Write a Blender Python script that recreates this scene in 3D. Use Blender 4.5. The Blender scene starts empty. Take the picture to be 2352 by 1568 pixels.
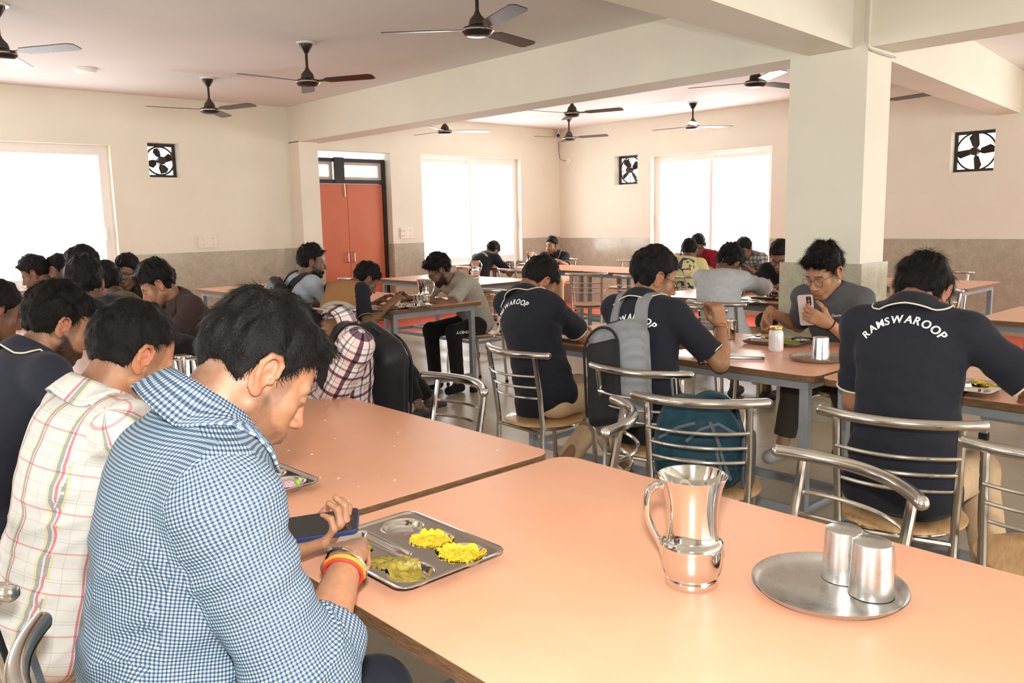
import bpy, bmesh, math, random
import numpy as np
from mathutils import Vector, Matrix
from mathutils.bvhtree import BVHTree
random.seed(7); rng=np.random.default_rng(7)
S=bpy.context.scene; COL=S.collection
# ---------------- camera, world, lights, exposure ----------------
CAMZ=1.42; YAW=math.radians(42.81); PITCH=math.radians(-8.43); ROLL=math.radians(-1.21); FPX=1891.0
fw=np.array([math.sin(YAW)*math.cos(PITCH),math.cos(YAW)*math.cos(PITCH),math.sin(PITCH)])
_r=np.array([math.cos(YAW),-math.sin(YAW),0.0]); _u=np.cross(_r,fw)
rt=_r*math.cos(ROLL)+_u*math.sin(ROLL); up=-_r*math.sin(ROLL)+_u*math.cos(ROLL)
cd=bpy.data.cameras.new('camera'); cam=bpy.data.objects.new('camera',cd); COL.objects.link(cam)
cd.sensor_fit='HORIZONTAL'; cd.sensor_width=36.0; cd.lens=36.0*FPX/2352.0; cd.clip_start=.02; cd.clip_end=200
cam.matrix_world=Matrix(((rt[0],up[0],-fw[0],0),(rt[1],up[1],-fw[1],0),(rt[2],up[2],-fw[2],CAMZ),(0,0,0,1)))
S.camera=cam
S.view_settings.view_transform='Standard'; S.view_settings.look='None'; S.view_settings.gamma=1.0
S.view_settings.use_curve_mapping=False; S.view_settings.exposure=0.55
w=bpy.data.worlds.new('daylight'); S.world=w; w.use_nodes=True
bg=w.node_tree.nodes['Background']; bg.inputs[0].default_value=(.95,.98,1,1); bg.inputs[1].default_value=2.4
S.cycles.max_bounces=8; S.cycles.diffuse_bounces=5; S.cycles.glossy_bounces=4; S.cycles.transmission_bounces=4
S.cycles.use_denoising=True; S.cycles.sample_clamp_indirect=6.0; S.cycles.caustics_reflective=False; S.cycles.caustics_refractive=False
def area(name,loc,rot,sx,sy,e,col=(1,1,1),portal=False):
    l=bpy.data.lights.new(name,'AREA'); l.shape='RECTANGLE'; l.size=sx; l.size_y=sy; l.energy=e; l.color=col
    o=bpy.data.objects.new(name,l); COL.objects.link(o); o.location=loc; o.rotation_euler=rot
    if portal: l.cycles.is_portal=True
    return o
# room box: x from RX0 to XW, y from RY0 to YW
XW,YW,ZC=10.37,9.92,2.90; RX0,RY0=-3.6,-6.0; TH=.24
PI=math.pi
# daylight at the windows, and added fill behind the camera (area lights aimed inwards)
DAY=(1,.985,.96)
area('daylight_fill',(0.9,YW+TH+.05,1.5),(-PI/2,0,0),4.4,1.55,58,DAY)
area('daylight_fill',(8.45,YW+TH+.05,1.55),(-PI/2,0,0),2.0,1.55,40,DAY)
area('daylight_fill',(XW+TH+.05,6.95,1.55),(0,PI/2,0),1.55,2.0,80,DAY)
area('daylight_fill',(XW+TH+.05,0.6,1.55),(0,PI/2,0),1.55,2.6,45,DAY)
area('daylight_fill',(RX0-TH-.05,4.0,1.5),(0,-PI/2,0),1.6,4.5,85,DAY)  # added fill through the unseen left wall, no known window there
area('daylight_fill',(2.6,RY0-TH-.05,1.5),(PI/2,0,0),6.0,1.6,140,DAY)  # added fill from behind the camera, not a known window
area('daylight_fill',(8.0,RY0-TH-.05,1.5),(PI/2,0,0),3.0,1.6,110,DAY)  # second added fill behind the camera
# the flash on top of the camera
fl=bpy.data.lights.new('camera_flash','AREA'); fl.shape='RECTANGLE'; fl.size=.07; fl.size_y=.045; fl.energy=33; fl.color=(1,.98,.95)
flo=bpy.data.objects.new('camera_flash',fl); COL.objects.link(flo)
_m=cam.matrix_world.copy(); flo.matrix_world=_m; flo.location=tuple(np.array([0,0,CAMZ])+up*.14+fw*.03)
flo.rotation_euler=_m.to_euler()

# ---------------- materials ----------------
def lin(c):
    return tuple(((x/12.92) if x<=.04045 else ((x+.055)/1.055)**2.4) for x in c)
def rgb(r,g,b): return lin((r/255,g/255,b/255))+(1,)
MATS={}
class NT:
    def __init__(s,name):
        s.m=bpy.data.materials.new(name); s.m.use_nodes=True; s.t=s.m.node_tree; s.n=s.t.nodes; s.l=s.t.links
        s.b=s.n['Principled BSDF']
    def node(s,t,**k):
        n=s.n.new(t)
        for a,v in k.items(): setattr(n,a,v)
        return n
    def L(s,a,b): s.l.new(a,b)
    def inp(s,n,v): s.b.inputs[n].default_value=v
    def coord(s,kind='Object'): return s.node('ShaderNodeTexCoord').outputs[kind]
    def noise(s,vec,scale,detail=3,rough=.5,sc=None):
        if sc is not None:
            mp=s.node('ShaderNodeMapping'); mp.inputs['Scale'].default_value=sc; s.L(vec,mp.inputs[0]); vec=mp.outputs[0]
        n=s.node('ShaderNodeTexNoise'); n.inputs['Scale'].default_value=scale; n.inputs['Detail'].default_value=detail; n.inputs['Roughness'].default_value=rough
        s.L(vec,n.inputs['Vector']); return n.outputs['Fac']
    def ramp(s,fac,stops,interp='LINEAR'):
        r=s.node('ShaderNodeValToRGB'); r.color_ramp.interpolation=interp; el=r.color_ramp.elements
        while len(el)<len(stops): el.new(0.5)
        for e,(p,c) in zip(el,stops): e.position=p; e.color=c if len(c)==4 else tuple(c)+(1,)
        s.L(fac,r.inputs[0]); return r.outputs[0]
    def math(s,op,a,b=None):
        n=s.node('ShaderNodeMath',operation=op)
        for i,v in enumerate((a,b)):
            if v is None: continue
            if isinstance(v,(int,float)): n.inputs[i].default_value=v
            else: s.L(v,n.inputs[i])
        return n.outputs[0]
    def mix(s,fac,a,b,mode='MIX'):
        n=s.node('ShaderNodeMixRGB',blend_type=mode)
        for i,v in zip((0,1,2),(fac,a,b)):
            if isinstance(v,(int,float)): n.inputs[i].default_value=v
            elif isinstance(v,tuple): n.inputs[i].default_value=v
            else: s.L(v,n.inputs[i])
        return n.outputs[0]
    def bump(s,h,strength=.3,dist=.01):
        n=s.node('ShaderNodeBump'); n.inputs['Strength'].default_value=strength; n.inputs['Distance'].default_value=dist
        s.L(h,n.inputs['Height']); s.L(n.outputs[0],s.b.inputs['Normal'])
    def col(s,o): s.L(o,s.b.inputs['Base Color'])
def plain(name,c,rough=.6,metal=0.0,var=.0,vs=8,bump=0,bs=60,spec=None,coat=0):
    if name in MATS: return MATS[name]
    t=NT(name); t.inp('Roughness',rough); t.inp('Metallic',metal); t.inp('Base Color',c)
    if spec is not None: t.inp('Specular IOR Level',spec)
    if coat: t.inp('Coat Weight',coat); t.inp('Coat Roughness',.12)
    if var or bump: v=t.coord()
    if var:
        f=t.noise(v,vs,4); lo=tuple(x*(1-var) for x in c[:3])+(1,); hi=tuple(min(1,x*(1+var)) for x in c[:3])+(1,)
        t.col(t.ramp(f,[(.3,lo),(.7,hi)]))
    if bump: t.bump(t.noise(v,bs,4),bump,.004)
    MATS[name]=t.m; return t.m

# ---------------- object helpers ----------------
def obj(name,data,parent=None,loc=None,label=None,cat=None,group=None,kind=None):
    o=bpy.data.objects.new(name,data); COL.objects.link(o)
    if parent is not None: o.parent=parent
    if loc is not None: o.location=loc
    if label: o['label']=label
    if cat: o['category']=cat
    if group: o['group']=group
    if kind: o['kind']=kind
    return o
def empty(name,loc,rz=0,label=None,cat=None,group=None):
    o=obj(name,None,None,loc,label,cat,group); o.rotation_euler=(0,0,rz); o.empty_display_size=.1; return o
class MB:
    """collects shapes into one mesh"""
    def __init__(s): s.v=[]; s.f=[]; s.mi=[]; s.cur=0
    def add(s,vs,fs):
        o=len(s.v); s.v+= [tuple(v) for v in vs]; s.f+=[tuple(i+o for i in f) for f in fs]; s.mi+=[s.cur]*len(fs); return s
    def box(s,x0,x1,y0,y1,z0,z1):
        return s.add([(x0,y0,z0),(x1,y0,z0),(x1,y1,z0),(x0,y1,z0),(x0,y0,z1),(x1,y0,z1),(x1,y1,z1),(x0,y1,z1)],
            [(3,2,1,0),(4,5,6,7),(0,1,5,4),(1,2,6,5),(2,3,7,6),(3,0,4,7)])
    def prism(s,poly,z0,z1,axis=2):
        n=len(poly); f=lambda p,z:(p[0],p[1],z) if axis==2 else ((z,p[0],p[1]) if axis==0 else (p[1],z,p[0]))
        a=[f(p,z0) for p in poly]+[f(p,z1) for p in poly]
        return s.add(a,[tuple(range(n-1,-1,-1)),tuple(range(n,2*n))]+[(i,(i+1)%n,n+(i+1)%n,n+i) for i in range(n)])
    def tube(s,pts,r,seg=10,caps=True,closed=False,rs=None):
        P=[Vector(p) for p in pts]; n=len(P); vs=[]; fs=[]; prev=None
        for i,p in enumerate(P):
            if closed: t=(P[(i+1)%n]-P[i-1])
            else: t=(P[min(i+1,n-1)]-P[max(i-1,0)])
            t.normalize()
            if prev is None:
                a=Vector((0,0,1)) if abs(t.z)<.9 else Vector((1,0,0)); u=t.cross(a).normalized()
            else: u=(prev-t*prev.dot(t)).normalized()
            prev=u; w_=t.cross(u); rr=rs[i] if rs else r
            for k in range(seg):
                an=2*PI*k/seg; vs.append(p+(u*math.cos(an)+w_*math.sin(an))*rr)
        m=n if closed else n-1
        for i in range(m):
            j=(i+1)%n
            for k in range(seg):
                k2=(k+1)%seg; fs.append((i*seg+k,i*seg+k2,j*seg+k2,j*seg+k))
        if caps and not closed:
            fs.append(tuple(range(seg-1,-1,-1))); fs.append(tuple((n-1)*seg+k for k in range(seg)))
        return s.add(vs,fs)
    def cyl(s,a,b,r,seg=16,r2=None): return s.tube([a,b],r,seg,rs=[r,r2 if r2 is not None else r])
    def lathe(s,prof,seg=32,c=(0,0,0),arc=None):
        vs=[];fs=[];n=len(prof)
        for k in range(seg):
            a=2*PI*k/seg
            for (r,z) in prof: vs.append((c[0]+r*math.cos(a),c[1]+r*math.sin(a),c[2]+z))
        for k in range(seg):
            k2=(k+1)%seg
            for i in range(n-1): fs.append((k*n+i,k2*n+i,k2*n+i+1,k*n+i+1))
        return s.add(vs,fs)
    def ball(s,c,r,seg=14,rings=8,sc=(1,1,1)):
        pr=[(r*math.sin(PI*i/rings)+1e-5,-r*math.cos(PI*i/rings)) for i in range(rings+1)]
        o=len(s.v); s.lathe(pr,seg)
        for i in range(o,len(s.v)):
            v=s.v[i]; s.v[i]=(v[0]*sc[0]+c[0],v[1]*sc[1]+c[1],v[2]*sc[2]+c[2])
        return s
    def xf(s,M):
        s.v=[tuple(M@Vector(v)) for v in s.v]; return s
    def mesh(s,name,mats,smooth=35,bevel=0):
        me=bpy.data.meshes.new(name); me.from_pydata(s.v,[],s.f); 
        for m in (mats if isinstance(mats,(list,tuple)) else [mats]): me.materials.append(m)
        if any(s.mi): me.polygons.foreach_set('material_index',s.mi)
        if bevel:
            bm=bmesh.new(); bm.from_mesh(me); bmesh.ops.recalc_face_normals(bm,faces=bm.faces)
            es=[e for e in bm.edges if len(e.link_faces)==2 and e.calc_face_angle(0)>.6]
            bmesh.ops.bevel(bm,geom=es,offset=bevel,segments=2,affect='EDGES',profile=.5); bm.to_mesh(me); bm.free()
        else:
            bm=bmesh.new(); bm.from_mesh(me); bmesh.ops.recalc_face_normals(bm,faces=bm.faces); bm.to_mesh(me); bm.free()
        if smooth:
            me.shade_smooth(); me.set_sharp_from_angle(angle=math.radians(smooth))
        me.update(); return me
    def build(s,name,mats,parent=None,smooth=35,bevel=0,**k): return obj(name,s.mesh(name,mats,smooth,bevel),parent,**k)
def copytree(o,parent=None,label=None,group=None,loc=None,rz=None):
    c=o.copy(); COL.objects.link(c); c.parent=parent
    for ch in list(o.children): copytree(ch,c)
    if label: c['label']=label
    if group: c['group']=group
    if loc is not None: c.location=loc
    if rz is not None: c.rotation_euler=(0,0,rz)
    return c
def rrect(x0,x1,y0,y1,r,seg=5):
    p=[]
    for cx,cy,a0 in ((x1-r,y1-r,0),(x0+r,y1-r,90),(x0+r,y0+r,180),(x1-r,y0+r,270)):
        for i in range(seg+1):
            a=math.radians(a0+90*i/seg); p.append((cx+r*math.cos(a),cy+r*math.sin(a)))
    return p
C0=np.array([0,0,CAMZ])
def at(px,py,z=None,x=None,y=None):
    """the point of a real plane (height z, or wall x / y) that a pixel of the photograph looks at"""
    d=fw+rt*(px-1176)/FPX-up*(py-784)/FPX
    ax,val=(2,z) if z is not None else ((0,x) if x is not None else (1,y))
    return C0+d*((val-C0[ax])/d[ax])
# ---------------- distance-field modelling (bodies, clothes, hair) ----------------
class Field:
    def __init__(s,lo,hi,h):
        s.h=h; s.lo=np.array(lo,float)-3*h; s.n=(np.ceil((np.array(hi)-s.lo)/h).astype(int)+4)
        s.D=np.full(tuple(s.n),.25,np.float32)
        s.ax=[(s.lo[i]+h*np.arange(s.n[i])).astype(np.float32) for i in range(3)]
    def win(s,lo,hi):
        a=np.clip(((np.array(lo)-s.lo)/s.h).astype(int)-1,0,s.n-1); b=np.clip(((np.array(hi)-s.lo)/s.h).astype(int)+3,1,s.n)
        if np.any(b<=a): return None
        sl=tuple(slice(a[i],b[i]) for i in range(3))
        return sl,(s.ax[0][sl[0]][:,None,None],s.ax[1][sl[1]][None,:,None],s.ax[2][sl[2]][None,None,:])
    def put(s,f,lo,hi,k=.01,mode=0):
        m=k+2*s.h; q=s.win(np.array(lo)-m,np.array(hi)+m)
        if q is None: return
        sl,(X,Y,Z)=q; v=f(X,Y,Z).astype(np.float32); d=s.D[sl]
        if mode==0:
            hh=np.clip(.5+.5*(d-v)/k,0,1); s.D[sl]=d*(1-hh)+v*hh-k*hh*(1-hh)
        elif mode==1:
            v=-v; hh=np.clip(.5-.5*(d-v)/k,0,1); s.D[sl]=d*(1-hh)+v*hh+k*hh*(1-hh)
    def rc(s,a,b,ra,rb=None,k=.01,mode=0,cut=None,flat=None):
        """tapered limb from a to b; cut=(point,dir) keeps the side behind dir; flat=(axis,scale)"""
        rb=ra if rb is None else rb; a=np.array(a,float); b=np.array(b,float); ba=b-a; bb=max(ba@ba,1e-9); R=max(ra,rb)
        def f(X,Y,Z):
            px,py,pz=X-a[0],Y-a[1],Z-a[2]
            t=np.clip((px*ba[0]+py*ba[1]+pz*ba[2])/bb,0,1)
            qx,qy,qz=px-t*ba[0],py-t*ba[1],pz-t*ba[2]
            q2=qx*qx+qy*qy+qz*qz
            if flat is not None:
                n=flat[0]; c=qx*n[0]+qy*n[1]+qz*n[2]; q2=q2+c*c*(flat[1]**2-1)
            d=np.sqrt(q2)-(ra+(rb-ra)*t)
            if flat is not None: d=d*(.5+.5/flat[1])
            if cut is not None:
                c,n=cut; d=np.maximum(d,(X-c[0])*n[0]+(Y-c[1])*n[1]+(Z-c[2])*n[2])
            return d
        s.put(f,np.minimum(a,b)-R,np.maximum(a,b)+R,k,mode)
    def ell(s,c,M,r,k=.01,mode=0,cut=None):
        """ellipsoid; M rows = axes, r = radii"""
        c=np.array(c,float); r=np.array(r,float); M=np.array(M,float); R=np.sqrt(((M*r[:,None])**2).sum(0))
        def f(X,Y,Z):
            p=(X-c[0],Y-c[1],Z-c[2]); a=0; b=0
            for i in range(3):
                q=(p[0]*M[i,0]+p[1]*M[i,1]+p[2]*M[i,2]); a=a+(q/r[i])**2; b=b+(q/r[i]**2)**2
            a=np.sqrt(a); d=a*(a-1)/np.maximum(np.sqrt(b),1e-6)
            if cut is not None:
                cc,n=cut; d=np.maximum(d,(X-cc[0])*n[0]+(Y-cc[1])*n[1]+(Z-cc[2])*n[2])
            return d
        s.put(f,c-R,c+R,k,mode)
    def chop(s,c,n):
        """remove everything on the n side of the plane through c"""
        X,Y,Z=s.ax[0][:,None,None],s.ax[1][None,:,None],s.ax[2][None,None,:]
        s.D=np.maximum(s.D,((X-c[0])*n[0]+(Y-c[1])*n[1]+(Z-c[2])*n[2]).astype(np.float32))
    def mesh(s):
        D=s.D; I=D<0; n=I.shape
        cnt=np.zeros((n[0]-1,n[1]-1,n[2]-1),np.int8)
        off=[(i,j,k) for i in(0,1) for j in(0,1) for k in(0,1)]
        for i,j,k in off: cnt+=I[i:n[0]-1+i,j:n[1]-1+j,k:n[2]-1+k]
        act=(cnt>0)&(cnt<8); ix=np.array(np.nonzero(act)); N=ix.shape[1]
        vals=np.array([D[ix[0]+i,ix[1]+j,ix[2]+k] for i,j,k in off])
        P=np.zeros((N,3)); W=np.zeros(N); O=np.array(off,float)
        for a in range(8):
            for b in range(a+1,8):
                if abs(O[a]-O[b]).sum()!=1: continue
                m=(vals[a]<0)!=(vals[b]<0); t=np.where(m,vals[a]/np.where(m,vals[a]-vals[b],1),0)
                P+=m[:,None]*(O[a]+t[:,None]*(O[b]-O[a])); W+=m
        P/=W[:,None]; V=s.lo+s.h*(ix.T+P)
        idx=np.full(act.shape,-1,np.int32); idx[tuple(ix)]=np.arange(N)
        F=[]
        for ax in range(3):
            o=[0,0,0]; o[ax]=1; u,v=[q for q in range(3) if q!=ax]
            A=I[tuple(slice(0,n[q]-1) if q==ax else slice(1,n[q]-1) for q in range(3))]
            B=I[tuple(slice(1,n[q]) if q==ax else slice(1,n[q]-1) for q in range(3))]
            e=np.array(np.nonzero(A!=B))
            if e.size==0: continue
            flip=A[tuple(e)]
            def cell(du,dv):
                c=[e[0].copy(),e[1].copy(),e[2].copy()]; c[u]+=du; c[v]+=dv; return idx[c[0],c[1],c[2]]
            q=np.array([cell(0,0),cell(1,0),cell(1,1),cell(0,1)]).T
            if ax==1: flip=~flip
            q[~flip]=q[~flip][:,::-1]; F.append(q)
        F=np.concatenate(F); F=F[(F>=0).all(1)]
        return V,F
def npmesh(name,V,F,mats,origin=(0,0,0),uv=None,colr=None,extra=None,smooth=True):
    me=bpy.data.meshes.new(name); V=np.asarray(V)-np.array(origin); nv=len(V); nf=len(F); k=F.shape[1]
    me.vertices.add(nv); me.vertices.foreach_set('co',V.astype(np.float32).ravel())
    me.loops.add(nf*k); me.loops.foreach_set('vertex_index',F.astype(np.int32).ravel())
    me.polygons.add(nf); me.polygons.foreach_set('loop_start',np.arange(0,nf*k,k,dtype=np.int32))
    try: me.polygons.foreach_set('loop_total',np.full(nf,k,np.int32))
    except Exception: pass
    me.update(calc_edges=True)
    if smooth: me.polygons.foreach_set('use_smooth',np.ones(nf,bool))
    if uv is not None:
        l=me.uv_layers.new(name='UVMap'); l.data.foreach_set('uv',uv.astype(np.float32).ravel())
    if colr is not None:
        a=me.color_attributes.new('tint','FLOAT_COLOR','POINT'); a.data.foreach_set('color',np.c_[colr,np.ones(nv)].astype(np.float32).ravel())
    for m in (mats if isinstance(mats,(list,tuple)) else [mats]): me.materials.append(m)
    me.validate(); return me
def vnormals(V,F):
    n=np.cross(V[F[:,2]]-V[F[:,0]],V[F[:,3]]-V[F[:,1]]); N=np.zeros_like(V)
    for i in range(4): np.add.at(N,F[:,i],n)
    return N/np.maximum(np.linalg.norm(N,axis=1,keepdims=True),1e-9)
_lat=rng.random((32,32,32)).astype(np.float32)
def vnoise(P):
    """smooth value noise in -1..1"""
    f=np.floor(P); t=P-f; t=t*t*(3-2*t); i=f.astype(int)&31; j=(i+1)&31
    def g(a,b,c): return _lat[a,b,c]
    x0,y0,z0=i.T; x1,y1,z1=j.T; tx,ty,tz=t.T
    return 2*(((g(x0,y0,z0)*(1-tx)+g(x1,y0,z0)*tx)*(1-ty)+(g(x0,y1,z0)*(1-tx)+g(x1,y1,z0)*tx)*ty)*(1-tz)+
      ((g(x0,y0,z1)*(1-tx)+g(x1,y0,z1)*tx)*(1-ty)+(g(x0,y1,z1)*(1-tx)+g(x1,y1,z1)*tx)*ty)*tz)-1
def fbm(P,o=3):
    r=0;a=1;s=0
    for k in range(o): r=r+a*vnoise(P*2**k+k*7.3); s+=a; a*=.5
    return r/s
nrm=lambda v:np.array(v,float)/max(np.linalg.norm(v),1e-9)
# ---------------- people ----------------
def d2(yaw,pitch=0):
    a,b=math.radians(yaw),math.radians(pitch); return np.array([math.cos(a)*math.cos(b),math.sin(a)*math.cos(b),math.sin(b)])
def skin_mat():
    if 'skin' in MATS: return MATS['skin']
    t=NT('skin'); a=t.node('ShaderNodeAttribute',attribute_name='tint'); v=t.coord()
    n=t.noise(v,90,3); t.col(t.mix(.14,a.outputs['Color'],t.ramp(n,[(.3,(.25,.13,.08)),(.7,(.95,.75,.6))]),'OVERLAY'))
    t.inp('Roughness',.52); t.inp('Subsurface Weight',.12); t.inp('Subsurface Radius',(.012,.005,.003)); t.inp('Subsurface Scale',.5)
    t.bump(t.noise(v,700,2),.12,.001); MATS['skin']=t.m; return t.m
def hair_mat(c=(.005,.0042,.0040)):
    k='hair%s'%(c,)
    if k in MATS: return MATS[k]
    t=NT('hair'); v=t.coord(); n=t.noise(v,60,4,.6,(1,1,4)); t.col(t.ramp(n,[(.3,tuple(x*.5 for x in c)),(.75,tuple(x*1.6 for x in c))]))
    t.inp('Roughness',.5); t.inp('Specular IOR Level',.2); t.bump(t.noise(v,160,3,.6,(1,1,5)),.6,.003); MATS[k]=t.m; return t.m
def cloth(name,c,var=.08,weave=1400,rough=.85):
    if name in MATS: return MATS[name]
    t=NT(name); u=t.node('ShaderNodeUVMap').outputs[0]; n=t.noise(u,30,4)
    t.col(t.ramp(n,[(.3,tuple(x*(1-var) for x in c[:3])),(.7,tuple(min(1,x*(1+var)) for x in c[:3]))]))
    t.inp('Roughness',rough); t.inp('Sheen Weight',.05); t.inp('Specular IOR Level',.25); t.bump(t.noise(u,weave,2),.25,.0006); MATS[name]=t.m; return t.m
def plaid(name,base,U,V,pu,pv,mode='MULTIPLY',rot=0,rough=.8):
    """base colour with stripes; U/V lists of (start,colour) stops within one period pu/pv metres"""
    if name in MATS: return MATS[name]
    t=NT(name); uv=t.node('ShaderNodeUVMap').outputs[0]
    mp=t.node('ShaderNodeMapping'); mp.inputs['Rotation'].default_value=(0,0,rot); t.L(uv,mp.inputs[0])
    sx=t.node('ShaderNodeSeparateXYZ'); t.L(mp.outputs[0],sx.inputs[0]); o=[]
    for ax,(st,p) in enumerate(((U,pu),(V,pv))):
        f=t.math('FRACT',t.math('ADD',t.math('DIVIDE',sx.outputs[ax],p),50.0)); o.append(t.ramp(f,st,'CONSTANT'))
    c=t.mix(1.0,o[0],o[1],mode) if mode!='MIX' else t.mix(.5,o[0],o[1])
    t.col(t.mix(1.0,c,base,'MULTIPLY')); t.inp('Roughness',rough); t.inp('Specular IOR Level',.25)
    t.bump(t.noise(uv,1200,2),.2,.0006); MATS[name]=t.m; return t.m
def ik(s,w,l1,l2,pole):
    s=np.array(s,float); w=np.array(w,float); d=np.linalg.norm(w-s); u=(w-s)/d; d2_=min(d,(l1+l2)*.995)
    w=s+u*d2_; a=(l1*l1-l2*l2+d2_*d2_)/(2*d2_); h=math.sqrt(max(l1*l1-a*a,1e-6)); p=np.array(pole,float); p=nrm(p-u*(p@u)); return s+u*a+p*h,w
def hand_sdf(S,W,f,n,side,curls=(35,35,35,35),thumb=25,sc=1.0,spread=1.0,k=.006,tc=30):
    """palm plus four fingers and a thumb; f = pointing direction, n = direction the palm faces, side=+1 left hand"""
    f=nrm(f); n=nrm(np.array(n,float)-f*(f@np.array(n,float))); l=np.cross(n,f)*side   # l: towards the thumb
    P=lambda a,b,c:W+(f*a+l*b+n*c)*sc
    tips=[]
    S.rc(P(-.01,0,0),P(.03,0,0),.026*sc,.03*sc,k=.012,flat=(n,1.45))
    for b in (-.026,-.009,.009,.026): S.rc(P(.02,b*.75,0),P(.082,b,0),.0135*sc,.0115*sc,k=.012)
    for i,(b,ls,r) in enumerate(((.027,(.042,.025,.020),.0092),(.009,(.046,.029,.022),.0094),(-.010,(.042,.027,.021),.009),(-.027,(.033,.020,.018),.0078))):
        p=P(.084,b,0); a=0.0; c=curls[i]; sp=math.radians((1.5-i)*5*spread)
        d0=f*math.cos(sp)+l*math.sin(sp)
        for j,L in enumerate(ls):
            a+=math.radians(c*(.75 if j==0 else 1.0)); d=d0*math.cos(a)+n*math.sin(a); q=p+d*L*sc
            S.rc(p,q,(r-.0008*j)*sc,(r-.0008*(j+1))*sc,k=k if j else .007); p=q
        tips.append(p)
    p=P(.012,.022,.006); th=math.radians(thumb); d=nrm(f*math.cos(th)+l*math.sin(th)+n*.35)
    for j,(L,r) in enumerate(((.042,.0145),(.032,.0115),(.026,.0098))):
        q=p+d*L*sc; S.rc(p,q,r*sc,(r-.0015)*sc,k=.009); p=q; a=math.radians(tc if j==0 else tc*.8); d=nrm(d*math.cos(a)+(nrm(-l*.7+n*.5+f*.2))*math.sin(a))
    tips.append(p); return tips
def head_sdf(S,c,M,s=1.0,fine=True,mouth=0,fat=0,nose=1.0,jaw=1.0):
    f,l,u=M; P=lambda x,y,z:c+(f*x+l*y+u*z)*s
    S.ell(P(-.012,0,.034),M,np.array((.097,.076,.088))*s,k=.01)
    S.ell(P(.030,0,-.028),M,np.array((.060,.060+fat,.088))*s,k=.025)
    for e in(-1,1):
        S.rc(P(-.002,e*.052,-.052),P(.058,e*.022*jaw,-.1),(.024+fat)*s,.017*s,k=.02)
        S.rc(P(.052,e*.042,-.028),P(.062,e*.028,-.055),(.021+fat)*s,.018*s,k=.02)
        S.rc(P(.083,e*.012,.017),P(.070,e*.046,.014),.0095*s,.008*s,k=.014)
    S.rc(P(.068,-.01,-.103),P(.068,.01,-.103),.0185*s,k=.018)
    S.rc(P(.080,-.016,-.070),P(.080,.016,-.070),.016*s,k=.016)
    if fine:
        for e in(-1,1):
            S.ell(P(.095,e*.033,-.001),M,np.array((.014,.016,.010))*s,k=.014,mode=1)
            S.ell(P(.074,e*.032,-.004),M,np.array((.0135,.0145,.0125))*s,k=.005)
    S.rc(P(.087,0,.006),P(.106*nose,0,-.036),.0075*s,.0105*s,k=.012)
    S.ell(P(.108*nose,0,-.040),M,np.array((.011,.0115,.0095))*s,k=.008)
    for e in(-1,1): S.ell(P(.096,e*.0125,-.044),M,np.array((.012,.0075,.0075))*s,k=.007)
    if fine:
        S.rc(P(.0925,-.017,-.0665),P(.0925,.017,-.0665),.0052*s,k=.006); S.rc(P(.0975,-.006,-.0655),P(.0975,.006,-.0655),.0052*s,k=.006)
        S.rc(P(.0925,-.014,-.0775),P(.0925,.014,-.0775),.0062*s,k=.007)
        S.rc(P(.1035,-.022,-.0718),P(.1035,.022,-.0718),.0022*s+mouth,k=.004,mode=1)
        for e in(-1,1): S.ell(P(.101,e*.0065,-.0495),M,np.array((.005,.0035,.003))*s,k=.003,mode=1)
    for e in(-1,1):
        q=lambda x,z,y=.083:P(x,e*y,z)
        if fine:
            S.ell(q(-.016,-.004,.079),np.array([nrm(f*.95-u*.15),l,nrm(u*.95+f*.15)]),np.array((.017,.006,.031))*s,k=.005)
            rim=[(.003,.004,.083),(.0,.021,.085),(-.010,.030,.088),(-.024,.027,.091),(-.031,.011,.092),(-.027,-.008,.089),(-.017,-.024,.084)]
            for a,b in zip(rim,rim[1:]): S.rc(q(*a[:2],a[2]),q(*b[:2],b[2]),.0048*s,k=.003)
            S.ell(q(-.012,-.031,.081),M,np.array((.0085,.0055,.0095))*s,k=.006)
            S.ell(q(-.010,-.003,.0885),M,np.array((.0095,.0085,.0125))*s,k=.003,mode=1)
            S.ell(q(-.013,.017,.0895),M,np.array((.009,.005,.007))*s,k=.003,mode=1)
            S.ell(q(.001,-.007,.082),M,np.array((.004,.005,.006))*s,k=.004)
        else:
            S.ell(q(-.014,-.002,.083),np.array([nrm(f*.85-u*.2+e*l*-.25),l,u]),np.array((.018,.008,.033))*s,k=.004)
def smooth(a,b,x): t=np.clip((x-a)/(b-a),0,1); return t*t*(3-2*t)
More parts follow.
